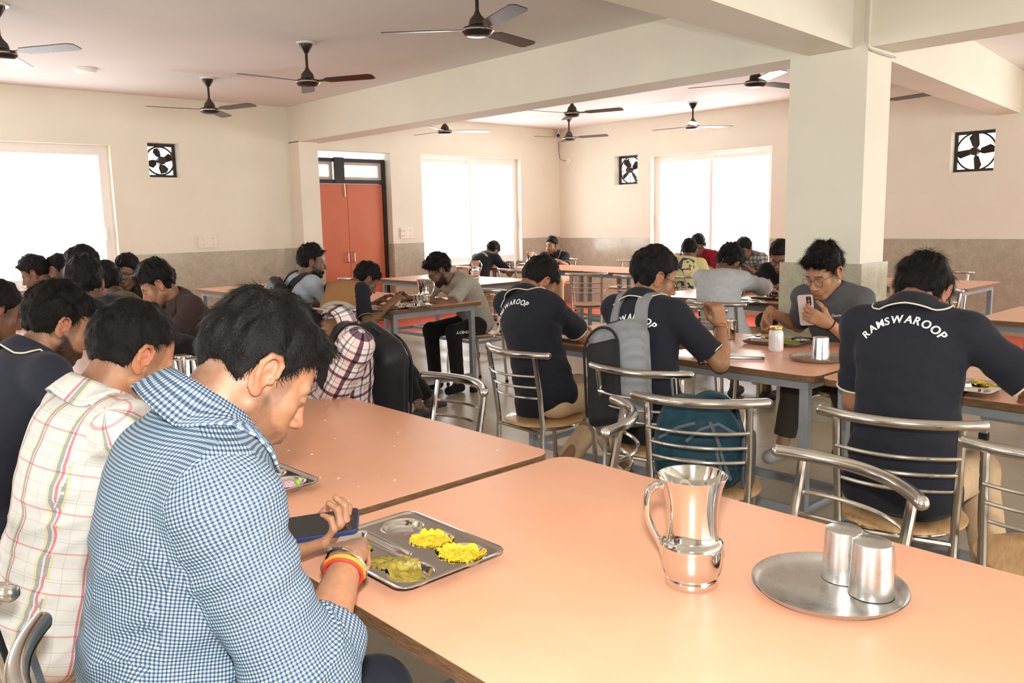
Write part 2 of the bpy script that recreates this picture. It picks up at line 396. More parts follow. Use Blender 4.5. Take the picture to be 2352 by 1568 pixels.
def head_tint(V,c,M,s,skin,beard=0,hairc=(.02,.015,.013),eyes=0,scalp=1,lip=(.30,.12,.09),open_=.0035,stub=0):
    L=(V-c)@np.array(M).T/s; x,y,z=L.T; ay=np.abs(y); C=np.tile(np.array(skin,float),(len(V),1)); hc=np.array(hairc)
    n=vnoise(V*330)*.5+.5; n=.5+(n-.5)*.5
    red=np.exp(-((x-.11)**2+(z+.04)**2+y**2)/.0006)*.35+np.exp(-((x+.014)**2/.0006+(z)**2/.0016+(ay-.088)**2/.0002))*.45
    C=C*(1+np.c_[red*.5,-red*.25,-red*.3])
    def blend(m,col): 
        nonlocal C; m=np.clip(m,0,1)[:,None]; C=C*(1-m)+np.array(col)*m
    if beard or stub:
        up_=np.interp(x,[-.02,.02,.05,.075,.1],[-.005,-.022,-.052,-.056,-.05])
        m=smooth(0,.014,up_-z)*smooth(-.020,.006,x)*smooth(-.150,-.118,z)
        m=m*(1-smooth(.055,.075,x)*(ay<.02)*np.exp(-((z+.073)/.010)**2))
        front=np.exp(-((ay-.0)/.03)**2)*smooth(.07,.085,x)*np.exp(-((z+.057)/.006)**2)
        blend(np.maximum(m,front)*(beard+stub*.5)*(.72+.45*n),hc*1.2)
        blend(front*(beard>0)*.75,hc*1.2)
    side=smooth(.008,.016,x)*smooth(.046,.036,x)*smooth(-.05,-.03,z)*smooth(.055,.066,ay)
    blend(side*.5*(.7+.3*n),hc*2.0+.01)
    blend(smooth(.0,.03,z-.0)*smooth(.0,-.02,x-.03)*scalp*.8*smooth(.0,.02,z-.02),hc*1.5)
    nape=smooth(-.11,-.07,z)*smooth(-.045,-.065,x); blend(nape*.42*scalp*(.7+.3*n),hc*2.5+.02)
    brow=np.exp(-((z-.0215+(ay-.02)*.10)/.0046)**2)*smooth(.008,.016,ay)*smooth(.056,.046,ay)*smooth(.05,.065,x); blend(brow*.95,hc)
    lipm=np.exp(-((z+.0718)/.0082)**2)*smooth(.027,.018,ay)*smooth(.086,.091,x); blend(lipm*.75,lip)
    ez=z+.004
    if eyes:
        ey=np.exp(-(((ay-.032)/.0135)**4+(ez/open_)**4))*smooth(.075,.082,x); blend(ey,(.62,.58,.54))
        blend(np.exp(-(((ay-.0325)/.0055)**4+(ez/(open_*1.1))**4))*smooth(.075,.082,x),(.012,.008,.006))
        blend(np.exp(-(((ay-.032)/.016)**4+((ez-open_-.001)/.0016)**2))*smooth(.07,.078,x)*.9,(.02,.014,.012))
    else: blend(np.exp(-(((ay-.032)/.0155)**4+((ez+.005)/.002)**2))*smooth(.07,.078,x)*.95,(.02,.013,.01))
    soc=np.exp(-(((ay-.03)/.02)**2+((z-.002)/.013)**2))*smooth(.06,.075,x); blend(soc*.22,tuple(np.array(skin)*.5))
    return C
def make_hair(o,c,M,s,style,parent,origin,res,mat):
    f,l,u=M; th=style.get('th',.012); top=style.get('top',.015); F=Field(c-np.array([.19]*3)*s,c+np.array([.19]*3)*s,res)
    zl=style.get('low',((-.13,-.09),(-.07,-.078),(-.035,-.045),(-.024,.030),(.006,.036),(.012,-.022),(.040,-.022),(.046,.022),(.12,.03)))
    zx=[a for a,b in zl]; zy=[b for a,b in zl]; fr=style.get('front',(.076,.062)); ms=style.get('mess',.005); part=style.get('bald',0); seed=style.get('seed',1.0)
    def fn(X,Y,Z):
        dx,dy,dz=X-c[0],Y-c[1],Z-c[2]
        x=(dx*f[0]+dy*f[1]+dz*f[2])/s; y=(dx*l[0]+dy*l[1]+dz*l[2])/s; z=(dx*u[0]+dy*u[1]+dz*u[2])/s
        sh=x.shape; Q=np.stack([x.ravel(),y.ravel(),z.ravel()],1)
        n=(fbm(Q*28+seed,2)*ms*1.5+vnoise(Q*np.array([60,60,25])+seed)*ms).reshape(sh)
        side=1-style.get('fade',.55)*(1-np.clip((z+.02)/.08,0,1))
        t=th*side
        a=np.sqrt(((x+.014)/(.098+t))**2+(y/(.077+t))**2+((z-.034)/(.089+t+top*np.clip(z/.1,0,1)))**2)
        d=(a-1)*.09-n
        for (ex,ey,ez,rx,ry,rz) in style.get('lobes',()):
            b=np.sqrt(((x-ex)/rx)**2+((y-ey)/ry)**2+((z-ez)/rz)**2); e=(b-1)*min(rx,ry,rz)-n*1.5
            hh=np.clip(.5+.5*(d-e)/.015,0,1); d=d*(1-hh)+e*hh-.015*hh*(1-hh)
        fx=.8*(x-fr[0])-.6*(z-fr[1])+n*1.2+np.abs(y)**2*4
        low=(np.interp(x,zx,zy)-z)*.75+n*.8
        d=np.maximum(d,np.minimum(fx,np.maximum(fx,-(z-.13)))); d=np.maximum(d,low)
        return d*s
    F.put(fn,c-.165*s,c+.165*s,.002)
    V,Q=F.mesh(); T=np.concatenate([Q[:,[0,1,2]],Q[:,[0,2,3]]])
    ns=style.get('strands',1200)
    if ns:
        N=vnormals(V,Q); L=(V-c)@np.array(M).T/s
        r=rng.integers(0,len(V),ns); keep=L[r][:,2]>-.085; r=r[keep]; R=V[r]; n=N[r]; q=L[r]
        fl=np.array(style.get('flow',(.5,0,-.6))); cr=np.array([-.055,.0,.13])
        d=(q-cr); d=d/np.maximum(np.linalg.norm(d,axis=1,keepdims=True),1e-6)*.9+fl*.8+rng.normal(0,.28,(len(r),3))
        D=d@np.array(M); D=D-n*(D*n).sum(1,keepdims=True); D/=np.maximum(np.linalg.norm(D,axis=1,keepdims=True),1e-6)
        ln=(style.get('len',.028)*(.6+.8*rng.random(len(r))))[:,None]*s*np.clip((q[:,2:3]+.12)/.16,.25,1); W=np.cross(D,n)*style.get('w',.0007)*s
        li=style.get('lift',.22); A=R-n*.001; B=R+D*ln*.55+n*ln*li*.8; E_=R+D*ln+n*ln*li*(.6+.8*rng.random((len(r),1)))
        b=len(V); m=len(r); V=np.concatenate([V,A-W,A+W,B-W*.8,B+W*.8,E_]); i=np.arange(m)+b
        T=np.concatenate([T,np.c_[i,i+m,i+3*m],np.c_[i,i+3*m,i+2*m],np.c_[i+2*m,i+3*m,i+4*m]])
    return obj('hair',npmesh('hair',V,T,mat,origin),parent)
def box_uv(V,F,segs):
    """segs: (a,b,l,kind,weight radius): torso box projection or sleeve wrap; per-face choice"""
    Cn=V[F].mean(1); n=np.cross(V[F[:,2]]-V[F[:,0]],V[F[:,3]]-V[F[:,1]]); best=np.full(len(F),9.); pick=np.zeros(len(F),int)
    for i,(a,b,l,kind,r) in enumerate(segs):
        ba=b-a; t=np.clip(((Cn-a)@ba)/(ba@ba),0,1); d=np.linalg.norm(Cn-a-t[:,None]*ba,axis=1)-r; m=d<best; best[m]=d[m]; pick[m]=i
    UV=np.zeros((len(F),4,2))
    for i,(a,b,l,kind,r) in enumerate(segs):
        m=pick==i
        if not m.any(): continue
        ax=nrm(b-a); l2=nrm(l-ax*(l@ax)); fd=np.cross(l2,ax); P=V[F[m]]-a; nn=n[m]; v=P@ax
        if kind==0:
            sel=(np.abs(nn@l2)>np.abs(nn@fd)*1.15)[:,None]; uu=np.where(sel,P@fd+.5,P@l2)
        else:
            ang=np.arctan2(P@l2,P@fd); a0=ang[:,:1]; ang=a0+((ang-a0+PI)%(2*PI)-PI); uu=ang*r
        UV[m,:,0]=uu; UV[m,:,1]=v
    return UV,pick
PEOPLE={}
def person(key,seat,head,face,sy,label,skin=(.36,.19,.105),shirt=None,trou=None,hair={},beard=0,stub=0,wL=None,wR=None,pL=None,pR=None,
           kneeL=None,kneeR=None,ankL=None,ankR=None,na=30,sc=1.0,hs=1.0,res=.008,rh=.006,sleeve='short',collar=None,eyes=0,glasses=None,bulk=1.0,
           handL={},handR={},shoe=(.03,.03,.035),fine=False,hcol=(.005,.0042,.0040),zs=.45,wr=.0025,legs=True,shw=.170,hem=None,mouth=0,fat=0,ly=None,group=None,drop=.0,nl=.068,ndv=None,cuffc=None,openm=.0035,slv=None):
    head=np.array(head,float); F0=d2(sy); Lt=d2(sy+90); U=np.array([0,0,1.]); LF=d2(sy if ly is None else ly); LL=np.array([-LF[1],LF[0],0])
    pel=np.array([seat[0],seat[1],zs+.095]); hf=d2(face[0],face[1]); hl=d2(face[0]+90); r=math.radians(face[2]); hu=np.cross(hf,hl); hl,hu=hl*math.cos(r)+hu*math.sin(r),hu*math.cos(r)-hl*math.sin(r)
    M=np.array([hf,hl,hu]); nb=head+(-.030*hf-.055*hu)*hs
    nd=nrm(nrm(nb-pel)*.6+F0*math.sin(math.radians(na))+U*math.cos(math.radians(na))*.6)
    if ndv is not None: nd=nrm(ndv)
    c7=nb-nd*nl*sc
    dd=c7-pel; dist=np.linalg.norm(dd); T_=.50*sc; bul=math.sqrt(max(T_*T_-dist*dist,0))*.5; ax=dd/dist; bk=-(F0-ax*(F0@ax)); bk=nrm(bk)
    mid=pel+dd*.55+bk*min(bul,.10); ch=pel+dd*.80+bk*min(bul,.10)*.55; a1=nrm(mid-pel); a2=nrm(c7-mid)
    def fr(a): l=nrm(Lt-a*(Lt@a)); return np.array([np.cross(l,a),l,a])
    M1,M2=fr(a1),fr(a2); sh={}
    for e,n_ in((1,'L'),(-1,'R')): sh[n_]=c7-a2*(.050+drop)*sc+Lt*e*shw*sc+F0*.015
    W={'L':wL,'R':wR}; PO={'L':pL,'R':pR}; el={}; wr_={}
    for e,n_ in((1,'L'),(-1,'R')):
        if W[n_] is None: W[n_]=np.array([pel[0],pel[1],.80])+F0*.42+Lt*e*.12
        po=PO[n_] if PO[n_] is not None else (-U*1.0+Lt*e*.55-F0*.15)
        el[n_],wr_[n_]=ik(sh[n_],W[n_],.285*sc,.25*sc,po)
    hip={n_:pel+LL*e*.085-U*.005 for e,n_ in((1,'L'),(-1,'R'))}
    kn={'L':kneeL,'R':kneeR}; an={'L':ankL,'R':ankR}
    for e,n_ in((1,'L'),(-1,'R')):
        if kn[n_] is None: kn[n_]=hip[n_]+LF*.41*sc+LL*e*.05; kn[n_][2]=zs+.06
        if an[n_] is None: an[n_]=kn[n_]-LF*.03; an[n_][2]=.10
        kn[n_]=np.array(kn[n_],float); an[n_]=np.array(an[n_],float)
    org=np.array([seat[0],seat[1],0.0]); smat=skin_mat()
    # --- skin: head and neck, then arms, hands and lower legs in the same mesh
    S=Field(head-.16*hs,head+.16*hs,rh); S.lo; 
    lo=np.minimum(head-.15*hs,c7-.09); hi=np.maximum(head+.15*hs,c7+.09); S=Field(lo,hi,rh)
    head_sdf(S,head,M,hs,fine,mouth,fat)
    S.rc(nb+hf*.004,c7-a2*.02,.056*hs*(1+fat*4),.062*hs*(1+fat*4),k=.02)
    V,Q=S.mesh(); Cc=head_tint(V,head,M,hs,skin,beard,hcol,eyes,1 if hair is not None else 0,stub=stub,open_=openm)
    pts=[c7,pel]+[el[n] for n in'LR']+[wr_[n] for n in'LR']+[sh[n] for n in'LR']
    lo=np.min(pts,0)-.17; hi=np.max(pts,0)+.17; lo[2]=max(lo[2],.40); B=Field(lo,hi,res if not fine else min(res,.005))
    B.rc(pel,mid,.08,.08,k=.03); B.rc(mid,c7,.08,.045,k=.03); B.rc(sh['L'],sh['R'],.035,k=.03)
    tips={}
    for e,n_ in((1,'L'),(-1,'R')):
        s_,E_,w_=sh[n_],el[n_],wr_[n_]; B.rc(s_,E_,.044*sc*bulk,.036*sc*bulk,k=.02); B.rc(E_,E_+(w_-E_)*.35,.036*sc*bulk,.038*sc*bulk,k=.02); B.rc(E_+(w_-E_)*.3,w_,.038*sc*bulk,.0245*sc,k=.02)
        hp=handL if n_=='L' else handR; fdir=hp.get('f',nrm(w_-E_)); ndir=hp.get('n',-U*1.0+Lt*e*-.25)
        tips[n_]=hand_sdf(B,w_,np.array(fdir,float),np.array(ndir,float),e,hp.get('curl',(28,32,36,40)),hp.get('thumb',28),hp.get('sc',1.0)*sc,hp.get('spread',1.0),tc=hp.get('tc',30))
    V2,Q2=B.mesh(); sk=np.array(skin)*(1+.07*vnoise(V2*14)[:,None])
    for n_ in 'LR':
        for tp in tips[n_]:
            m=np.exp(-((V2-tp)**2).sum(1)/.00012)[:,None]*.35; sk=sk*(1-m)+np.array(skin)*np.array([1.35,1.2,1.15])*m
    Vs,Qs,Cs=[V,V2],[Q,Q2+len(V)],[Cc,sk]; nvt=len(V)+len(V2)
    if legs:
        for n_ in'LR':
            A=an[n_]; K=kn[n_]; G=Field(A-np.array([.09,.09,.12]),A+np.array([.09,.09,.16]),.008); G.rc(A+(K-A)*.3,A,.040,.030,k=.01); G.rc(A,A+LF*.03-U*.04,.031,.033,k=.02)
            v,q=G.mesh(); Vs.append(v); Qs.append(q+nvt); Cs.append(np.tile(np.array(skin)*.85,(len(v),1))); nvt+=len(v)
    body=obj('person',npmesh('person',np.concatenate(Vs),np.concatenate(Qs),smat,org,colr=np.concatenate(Cs)),None,tuple(org),label,'person',group)
    # --- hair
    if hair is not None:
        st=dict(hair); st.setdefault('seed',abs(hash(key))%97*1.0 if False else sum(map(ord,key))*.37); make_hair(None,head,M,hs,st,body,org,max(rh,.0035),hair_mat(hcol))
    # --- shirt
    smt=shirt if shirt else cloth('navy_cotton',rgb(38,42,54)); b=bulk; ex=.0
    pts=[c7,pel,mid]+[el[n] for n in'LR']+[sh[n] for n in'LR']+([wr_[n] for n in'LR'] if sleeve=='long' else [])
    lo=np.min(pts,0)-.2*b; hi=np.max(pts,0)+.2*b; lo[2]=max(lo[2],zs-.03); T=Field(lo,hi,res)
    T.ell(pel-a1*.035,M1,(.127*b,.172*b,.085),k=.04)
    def cv(t):
        return pel+(mid-pel)*(t/.5) if t<.5 else (mid+(ch-mid)*((t-.5)/.28) if t<.78 else ch+(c7-ch)*((t-.78)/.22))
    for t,rf,rl,Mx in ((0.03,.118,.166,M1),(.18,.118,.160,M1),(.34,.116,.156,M1),(.5,.115,.156,M1 if False else M2),(.66,.116,.162,M2),(.80,.108,.166,M2),(.90,.085,.155,M2)):
        T.ell(cv(t),Mx,(rf*b,rl*b,.095 if t<.85 else .06),k=.05)
    T.rc(sh['L'],sh['R'],.054*b,k=.04)
    for n_ in'LR': T.rc(c7-a2*.012,sh[n_]+a2*.012,.050,.050*b,k=.035)
    segs=[(pel,c7,Lt,0,.16*b)]
    for e,n_ in((1,'L'),(-1,'R')):
        s_,E_,w_=sh[n_],el[n_],wr_[n_]; ud=nrm(E_-s_)
        if sleeve=='short':
            c_=s_+(E_-s_)*.80; T.rc(s_,s_+(E_-s_)*1.05,.056*b,.059*b,k=.035,cut=(c_,ud))
        else:
            T.rc(s_,E_,.057*b,.053*b,k=.035); k_=(.42 if sleeve=='rolled' else .96); fd_=nrm(w_-E_); c_=E_+(w_-E_)*k_
            T.rc(E_,E_+(w_-E_)*(k_+.12),.056*b,(.050 if sleeve=='rolled' else .038)*b,k=.03,cut=(c_,fd_))
            segs.append((E_,w_,Lt,1,.045))
        segs.append((s_,E_,Lt,1,.06))
    nk=nd
    T.rc(c7+nd*.025,c7+nd*.13,.060,.075,k=.012,mode=1)          # neck opening
    if hem is not None: T.chop(pel+a1*hem,-a1)
    else: T.chop(np.array([0,0,zs+.004]),-U)
    V,Q=T.mesh(); N=vnormals(V,Q); 
    if wr:
        q1=np.c_[V@nrm(Lt+.4*U),V@nrm(F0+.7*U),V@nrm(U-.5*F0)]
        w1=1-np.abs(fbm(q1*np.array([7,7,19])+len(key),2))*2; w2=fbm(V*np.array([16,16,9])+3,2)
        far=np.clip((np.linalg.norm(V-c7,axis=1)-.12)/.1,0,1)
        
        for n_ in'LR':
            E_=el[n_]; ud=nrm(wr_[n_]-sh[n_]); p1=nrm(np.cross(ud,U+.01)); p2=np.cross(ud,p1); we=np.exp(-((V-E_)**2).sum(1)/.0085)+.45*np.exp(-((V-sh[n_]+U*.04)**2).sum(1)/.006)
            V=V+N*(wr*1.5*we*(1-2.2*np.abs(fbm(np.c_[V@p1*7+1,V@p2*7,V@ud*30],2))))[:,None]
        ww=np.exp(-((V-pel-a1*.10)@a1)**2/.006)*(1-np.exp(-((V-el['R'])**2).sum(1)/.01))
        V=V+N*(wr*1.3*ww*(1-2.2*np.abs(fbm(np.c_[V@Lt*6,V@F0*6+2,V@a1*24],2))))[:,None]
        w3=fbm(np.c_[V@nrm(Lt+.3*F0),V@nrm(F0-.3*Lt),V@nrm(U+.9*F0)]*np.array([3.5,3.5,9])+len(key)*2,2); V=V+N*(wr*(w1*1.2+w2*.8+w3*2.0)*(.25+.75*far))[:,None]
    UV,pick=box_uv(V,Q,segs); sm_=npmesh('shirt',V,Q,[smt]+([slv] if slv else []),org,uv=UV)
    if slv and len(sm_.polygons)==len(pick): sm_.polygons.foreach_set('material_index',(pick>0).astype(np.int32))
    sho=obj('shirt',sm_,body)
    P=dict(body=body,pel=pel,c7=c7,mid=mid,ch=ch,a1=a1,a2=a2,M1=M1,M2=M2,sh=sh,el=el,wr=wr_,org=org,head=head,M=M,nd=nd,tips=tips,Lt=Lt,F0=F0,shV=V,shQ=Q,kn=kn,an=an,hs=hs); PEOPLE[key]=P
    # sleeve hems / piping
    if cuffc is not None:
        for n_ in'LR':
            s_,E_=sh[n_],el[n_]; ud=nrm(E_-s_); c_=s_+(E_-s_)*.80; a_=nrm(np.cross(ud,U+.01)); b_=np.cross(ud,a_)
            MB().tube([c_+(a_*math.cos(t)+b_*math.sin(t))*.0605*b-org for t in np.linspace(0,2*PI,25)[:-1]],.0032,6,closed=True).build('sleeve_piping',cuffc,body)
    if collar: make_collar(P,collar,smt)
    # --- trousers
    tm=trou if trou else cloth('beige_cotton',rgb(205,178,145))
    pts=[hip['L'],hip['R']]+([kn['L'],kn['R'],an['L'],an['R']] if legs else [kn['L'],kn['R']]); lo=np.min(pts,0)-.13; hi=np.max(pts,0)+.13; lo[2]=max(lo[2],.03); G=Field(lo,hi,max(res,.008))
    G.ell(pel-U*.035,np.array([LF,LL,U]),(.112*b,.150*b,.070),k=.04)
    for n_ in'LR':
        G.rc(hip[n_],kn[n_],.080*b,.066*b,k=.04)
        if legs: G.rc(kn[n_],an[n_],.064*b,.056,k=.03,cut=(an[n_]+(kn[n_]-an[n_])*.10,nrm(an[n_]-kn[n_])))
    G.chop(np.array([pel[0],pel[1],pel[2]+.03]),U*1.0) if False else None
    G.chop(np.array([0,0,zs+.003]),-U) if not legs else None
    if legs:
        # keep the seat of the trousers flat on the chair
        X,Y,Z=G.ax[0][:,None,None],G.ax[1][None,:,None],G.ax[2][None,None,:]
        r_=np.sqrt((X-seat[0])**2+(Y-seat[1])**2); G.D=np.maximum(G.D,np.minimum((zs+.003)-Z,.235-r_).astype(np.float32))
    V,Q=G.mesh(); N=vnormals(V,Q); V=V+N*(.003*fbm(V*np.array([14,14,10]),2))[:,None]
    sg=[(pel,kn['L']*.5+kn['R']*.5,LL,0,.1)]+[x for n_ in'LR' for x in((hip[n_],kn[n_],LL,1,.08),(kn[n_],an[n_],LL,1,.06))]
    UV,_=box_uv(V,Q,sg); obj('trousers',npmesh('trousers',V,Q,tm,org,uv=UV),body); P['trV'],P['trQ']=V,Q
    if legs and shoe is not None:
        for n_ in'LR':
            A=an[n_]; sd=nrm(LF*1.0+LL*(.15 if n_=='L' else -.15)); G=Field(A+np.array([-.25,-.25,-.11]),A+np.array([.25,.25,.05]),.007); z0=A[2]-.10
            h_=A.copy(); h_[2]=z0+.04; G.rc(h_-sd*.035,h_+sd*.13,.040,.036,k=.02); G.rc(h_+sd*.0+U*.035,h_+sd*.05,.036,.03,k=.02); G.chop(np.array([0,0,z0+.004]),-U)
            v,q=G.mesh(); obj('shoe',npmesh('shoe',v,q,shoe if not isinstance(shoe,tuple) else plain('shoe%s'%(shoe,),shoe+(1,),.6),org),body)
    if glasses: make_glasses(P,glasses)
    return P
def make_collar(P,c,mat):
    """stand and fold-over leaf following the neck"""
    nd,c7,F0,Lt,org=P['nd'],P['c7'],P['F0'],P['Lt'],P['org']; a=nrm(nd*.75+P['a2']*.25); l=nrm(Lt-a*(Lt@a)); f=np.cross(l,a); o=c7+a*.012+f*.004; s=c.get('s',1.0)
    gap=c.get('gap',22); n=40; V=[];F=[]; prof=[(.064,-.006,.0),(.064,.016,0),(.066,.027,0),(.071,.030,0),(.077,.022,0),(.088,-.004,0),(.098,-.026,.0)]
    for i in range(n+1):
        t=math.radians(gap+(360-2*gap)*i/n); fr_=abs(math.cos(t/2))**6
        for j,(r,z,q) in enumerate(prof):
            side=abs(math.sin(t)); back=max(0,-math.cos(t)); lf=(j>=4)
            rr=r*s*(1+.10*side*(j>=5)+ (.06*fr_ if lf else 0)); zz=z*s-(.012*side*(j>=5))-(.028*fr_*(j-3)/3 if lf else 0)+(.006*back*(j>=5))
            V.append(o+f*math.cos(t)*rr*1.03+l*math.sin(t)*rr+a*zz)
    m=len(prof)
    for i in range(n):
        for j in range(m-1): F.append((i*m+j,(i+1)*m+j,(i+1)*m+j+1,i*m+j+1))
    V=np.array(V); F=np.array(F); bv=BVHTree.FromPolygons(P['shV'].tolist(),P['shQ'].tolist())
    for i in range(len(V)):
        if i%m<4: continue
        h=bv.find_nearest(Vector(V[i])); 
        if h[0] is None: continue
        q=np.array(h[0]); n0=np.array(h[1]); 
        if n0@(q-(c7-P['a2']*.08))<0: n0=-n0
        dsg=(V[i]-q)@n0; tgt=.0055 if i%m>=5 else .004
        if dsg<tgt: V[i]=q+n0*tgt
    n_=vnormals(V,F)*.0022; nv=len(V)
    bd=[(i*m,(i+1)*m) for i in range(n)]+[((i+1)*m+m-1,i*m+m-1) for i in range(n)]+[(j+1,j) for j in range(m-1)]+[(n*m+j,n*m+j+1) for j in range(m-1)]
    V2=np.concatenate([V+n_,V-n_]); F2=np.concatenate([F,F[:,::-1]+nv,np.array([(b,a_,a_+nv,b+nv) for a_,b in bd])])
    UV=np.zeros((len(F2),4,2)); ang=np.array([[i/n for j in range(m)] for i in range(n+1)]).ravel(); hh=np.array([[j*.014 for j in range(m)] for i in range(n+1)]).ravel()
    k=np.concatenate([ang*.42,ang*.42]); h2=np.concatenate([hh,hh]); UV[...,0]=k[F2]; UV[...,1]=h2[F2]
    co=obj('collar',npmesh('collar',V2,F2,c.get('mat') or mat,org,uv=UV),P['body'])
    if c.get('pipe'):
        e=[V[i*m+m-1]-org for i in range(n+1)]; MB().tube(e,.0028,6).build('collar_piping',c['pipe'],co)
    return co
def make_glasses(P,kind):
    c,M,s,org=P['head'],P['M'],P['hs'],P['org']; f,l,u=M; q=lambda x,y,z:c+(f*x+l*y+u*z)*s-org
    m=plain('spectacle_metal',rgb(60,55,55),.35,.6) if kind=='metal' else plain('spectacle_black',rgb(22,20,22),.35)
    b=MB(); r=.0012 if kind=='metal' else .0022; lens=MB()
    for e in(-1,1):
        ring=[q(.104-.006*abs(math.cos(t)*(1+e*0)),e*.0335+.0245*math.cos(t),-.004+.0205*math.sin(t)*(1.0 if math.sin(t)>0 else 1.1)) for t in np.linspace(0,2*PI,25)[:-1]]
        b.tube(ring,r,6,closed=True); b.tube([q(.098,e*.058,.006),q(.06,e*.078,.008),q(-.005,e*.082,.012),q(-.03,e*.083,.002)],r,6)
        lens.add([q(.1,e*.0335,-.004)]+ring,[(0,i+1,(i+1)%24+1) for i in range(24)])
    b.tube([q(.104,-.010,.003),q(.107,0,.006),q(.104,.010,.003)],r,6)
    g=b.build('glasses',m,P['body'])
    if 'lens' not in MATS:
        t=NT('lens'); t.inp('Alpha',.10); t.inp('Roughness',.03); t.inp('Base Color',(.9,.9,.9,1)); MATS['lens']=t.m
    lens.build('lens',MATS['lens'],g)
def lettering(P,text,size,rad,drop,mat,parent,arc=True,width=None,side='back',cx=0.0,bold=.02,flip=False,bvh=None,frame=None,squeeze=1.0):
    """flat letters laid on a garment; arc = bent upwards in the middle"""
    if frame is None:
        f,l,a=P['M2']; c=P['c7']-a*drop
        if side=='back': ex,ey,ez=-l,a,f
        else: ex,ey,ez=l,a,-f
        o=c+ex*cx
    else: o,ex,ey,ez=frame
    if bvh is None: bvh=BVHTree.FromPolygons(P['shV'].tolist(),P['shQ'].tolist())
    bm=bmesh.new(); gl=[]
    for ch_ in text:
        if ch_==' ': gl.append((None,size*.28)); continue
        cu=bpy.data.curves.new('t','FONT'); cu.body=ch_; cu.size=size; cu.align_x='CENTER'; cu.offset=.012*size; cu.resolution_u=3
        ob=bpy.data.objects.new('t',cu); COL.objects.link(ob); dg=bpy.context.evaluated_depsgraph_get(); m1=bpy.data.meshes.new_from_object(ob.evaluated_get(dg)); bpy.data.objects.remove(ob)
        xs=[v.co.x for v in m1.vertices]; cxx=(min(xs)+max(xs))/2; gl.append((m1,(max(xs)-min(xs)),cxx))
    gap=size*.085; tot=sum(g[1] for g in gl)+gap*(len(gl)-1); x=-tot/2
    for g in gl:
        xc=x+g[1]/2; x+=g[1]+gap
        if g[0] is None: continue
        for sx_ in(-.02,0,.02):
            n0=len(bm.verts); bm.from_mesh(g[0]); bm.verts.ensure_lookup_table()
            for v in bm.verts[n0:]:
                lx=(v.co.x-g[2]+sx_*size)*squeeze; y=v.co.y; t=xc*squeeze/rad
                if arc: X,Y=rad*math.sin(t)+lx*math.cos(t)+y*math.sin(t),rad*math.cos(t)-rad-lx*math.sin(t)+y*math.cos(t)
                else: X,Y=xc*squeeze+lx,y
                p=o+ex*X+ey*Y; h=bvh.ray_cast(Vector(p-ez*.35),Vector(ez),.7)
                v.co=(h[0]-Vector(ez)*.0025 if h[0] else Vector(p-ez*.12))-Vector(P['org'])
    me=bpy.data.meshes.new('lettering'); bmesh.ops.triangulate(bm,faces=bm.faces)
    bm.to_mesh(me); bm.free(); me.materials.clear(); me.materials.append(mat); me.name='lettering'
    return obj('lettering',me,parent)
# ---------------- the room ----------------
def tex_wall(name,c,var=.04,rough=.75):
    t=NT(name); v=t.coord(); n=t.noise(v,1.3,4,.55); n2=t.noise(v,45,3)
    t.col(t.ramp(n,[(.3,tuple(x*(1-var) for x in c[:3])),(.7,tuple(min(1,x*(1+var)) for x in c[:3]))])); t.inp('Roughness',rough); t.bump(n2,.12,.004); return t.m
WALL=tex_wall('cream_paint',rgb(229,224,207)); CEIL=tex_wall('white_ceiling_paint',rgb(226,225,222),.03,.85); BEAM=tex_wall('cream_beam_paint',rgb(226,222,206))
def tile_mat():
    t=NT('dado_tile'); v=t.coord(); n=t.noise(v,9,6,.65); n2=t.noise(v,60,3)
    c=t.ramp(n,[(.25,rgb(161,158,142)),(.75,rgb(186,182,162))]); c=t.mix(.15,c,t.ramp(n2,[(.3,(.3,.2,.15)),(.7,(.9,.8,.7))]),'OVERLAY')
    t.col(c); t.inp('Roughness',.16); t.inp('Specular IOR Level',.5); return t.m
TILE=tile_mat()
def floor_mat():
    t=NT('stone_floor'); v=t.coord(); n=t.noise(v,.9,6,.6); n2=t.noise(v,14,5,.7)
    c=t.ramp(n,[(.3,rgb(180,166,144)),(.7,rgb(198,184,162))]); c=t.mix(.22,c,t.ramp(n2,[(.3,rgb(160,144,122)),(.7,rgb(210,198,178))])); 
    t.col(c); t.L(t.ramp(n2,[(.3,(.26,.26,.26)),(.7,(.36,.36,.36))]),t.b.inputs['Roughness']); t.inp('Specular IOR Level',.5); return t.m
FLOOR=floor_mat(); BORD=plain('orange_floor_tile',rgb(228,92,60),.3,var=.06,vs=3)
UPVC=plain('white_window_frame',rgb(236,230,224),.35); 
def glass_mat():
    t=NT('window_glass'); t.inp('Base Color',(.95,.97,.98,1)); t.inp('Alpha',.06); t.inp('Roughness',.02); return t.m
GLASS=glass_mat()
def grid_wall(name,ax,c0,c1,a0,a1,z0,z1,holes,mat):
    """slab between c0..c1 along axis ax, spanning a0..a1 and z0..z1, with rectangular openings"""
    us=sorted({a0,a1}|{h for q in holes for h in q[:2]}); zs=sorted({z0,z1}|{h for q in holes for h in q[2:]}); us=[u for u in us if a0<=u<=a1]; zs=[z for z in zs if z0<=z<=z1]; m=MB()
    for u0,u1 in zip(us,us[1:]):
        run=None
        cells=[]
        for q0,q1 in zip(zs,zs[1:]):
            uc,zc=(u0+u1)/2,(q0+q1)/2
            if any(h[0]<uc<h[1] and h[2]<zc<h[3] for h in holes): continue
            if cells and abs(cells[-1][1]-q0)<1e-6: cells[-1][1]=q1
            else: cells.append([q0,q1])
        for q0,q1 in cells:
            if ax==1: m.box(u0,u1,c0,c1,q0,q1)
            else: m.box(c0,c1,u0,u1,q0,q1)
    return m.build(name,mat,smooth=0,kind='structure')
W1H=[(-1.3,3.14,.78,2.33),(3.55,3.91,1.99,2.385),(5.60,6.90,-.01,2.39),(7.44,9.46,.74,2.39)]
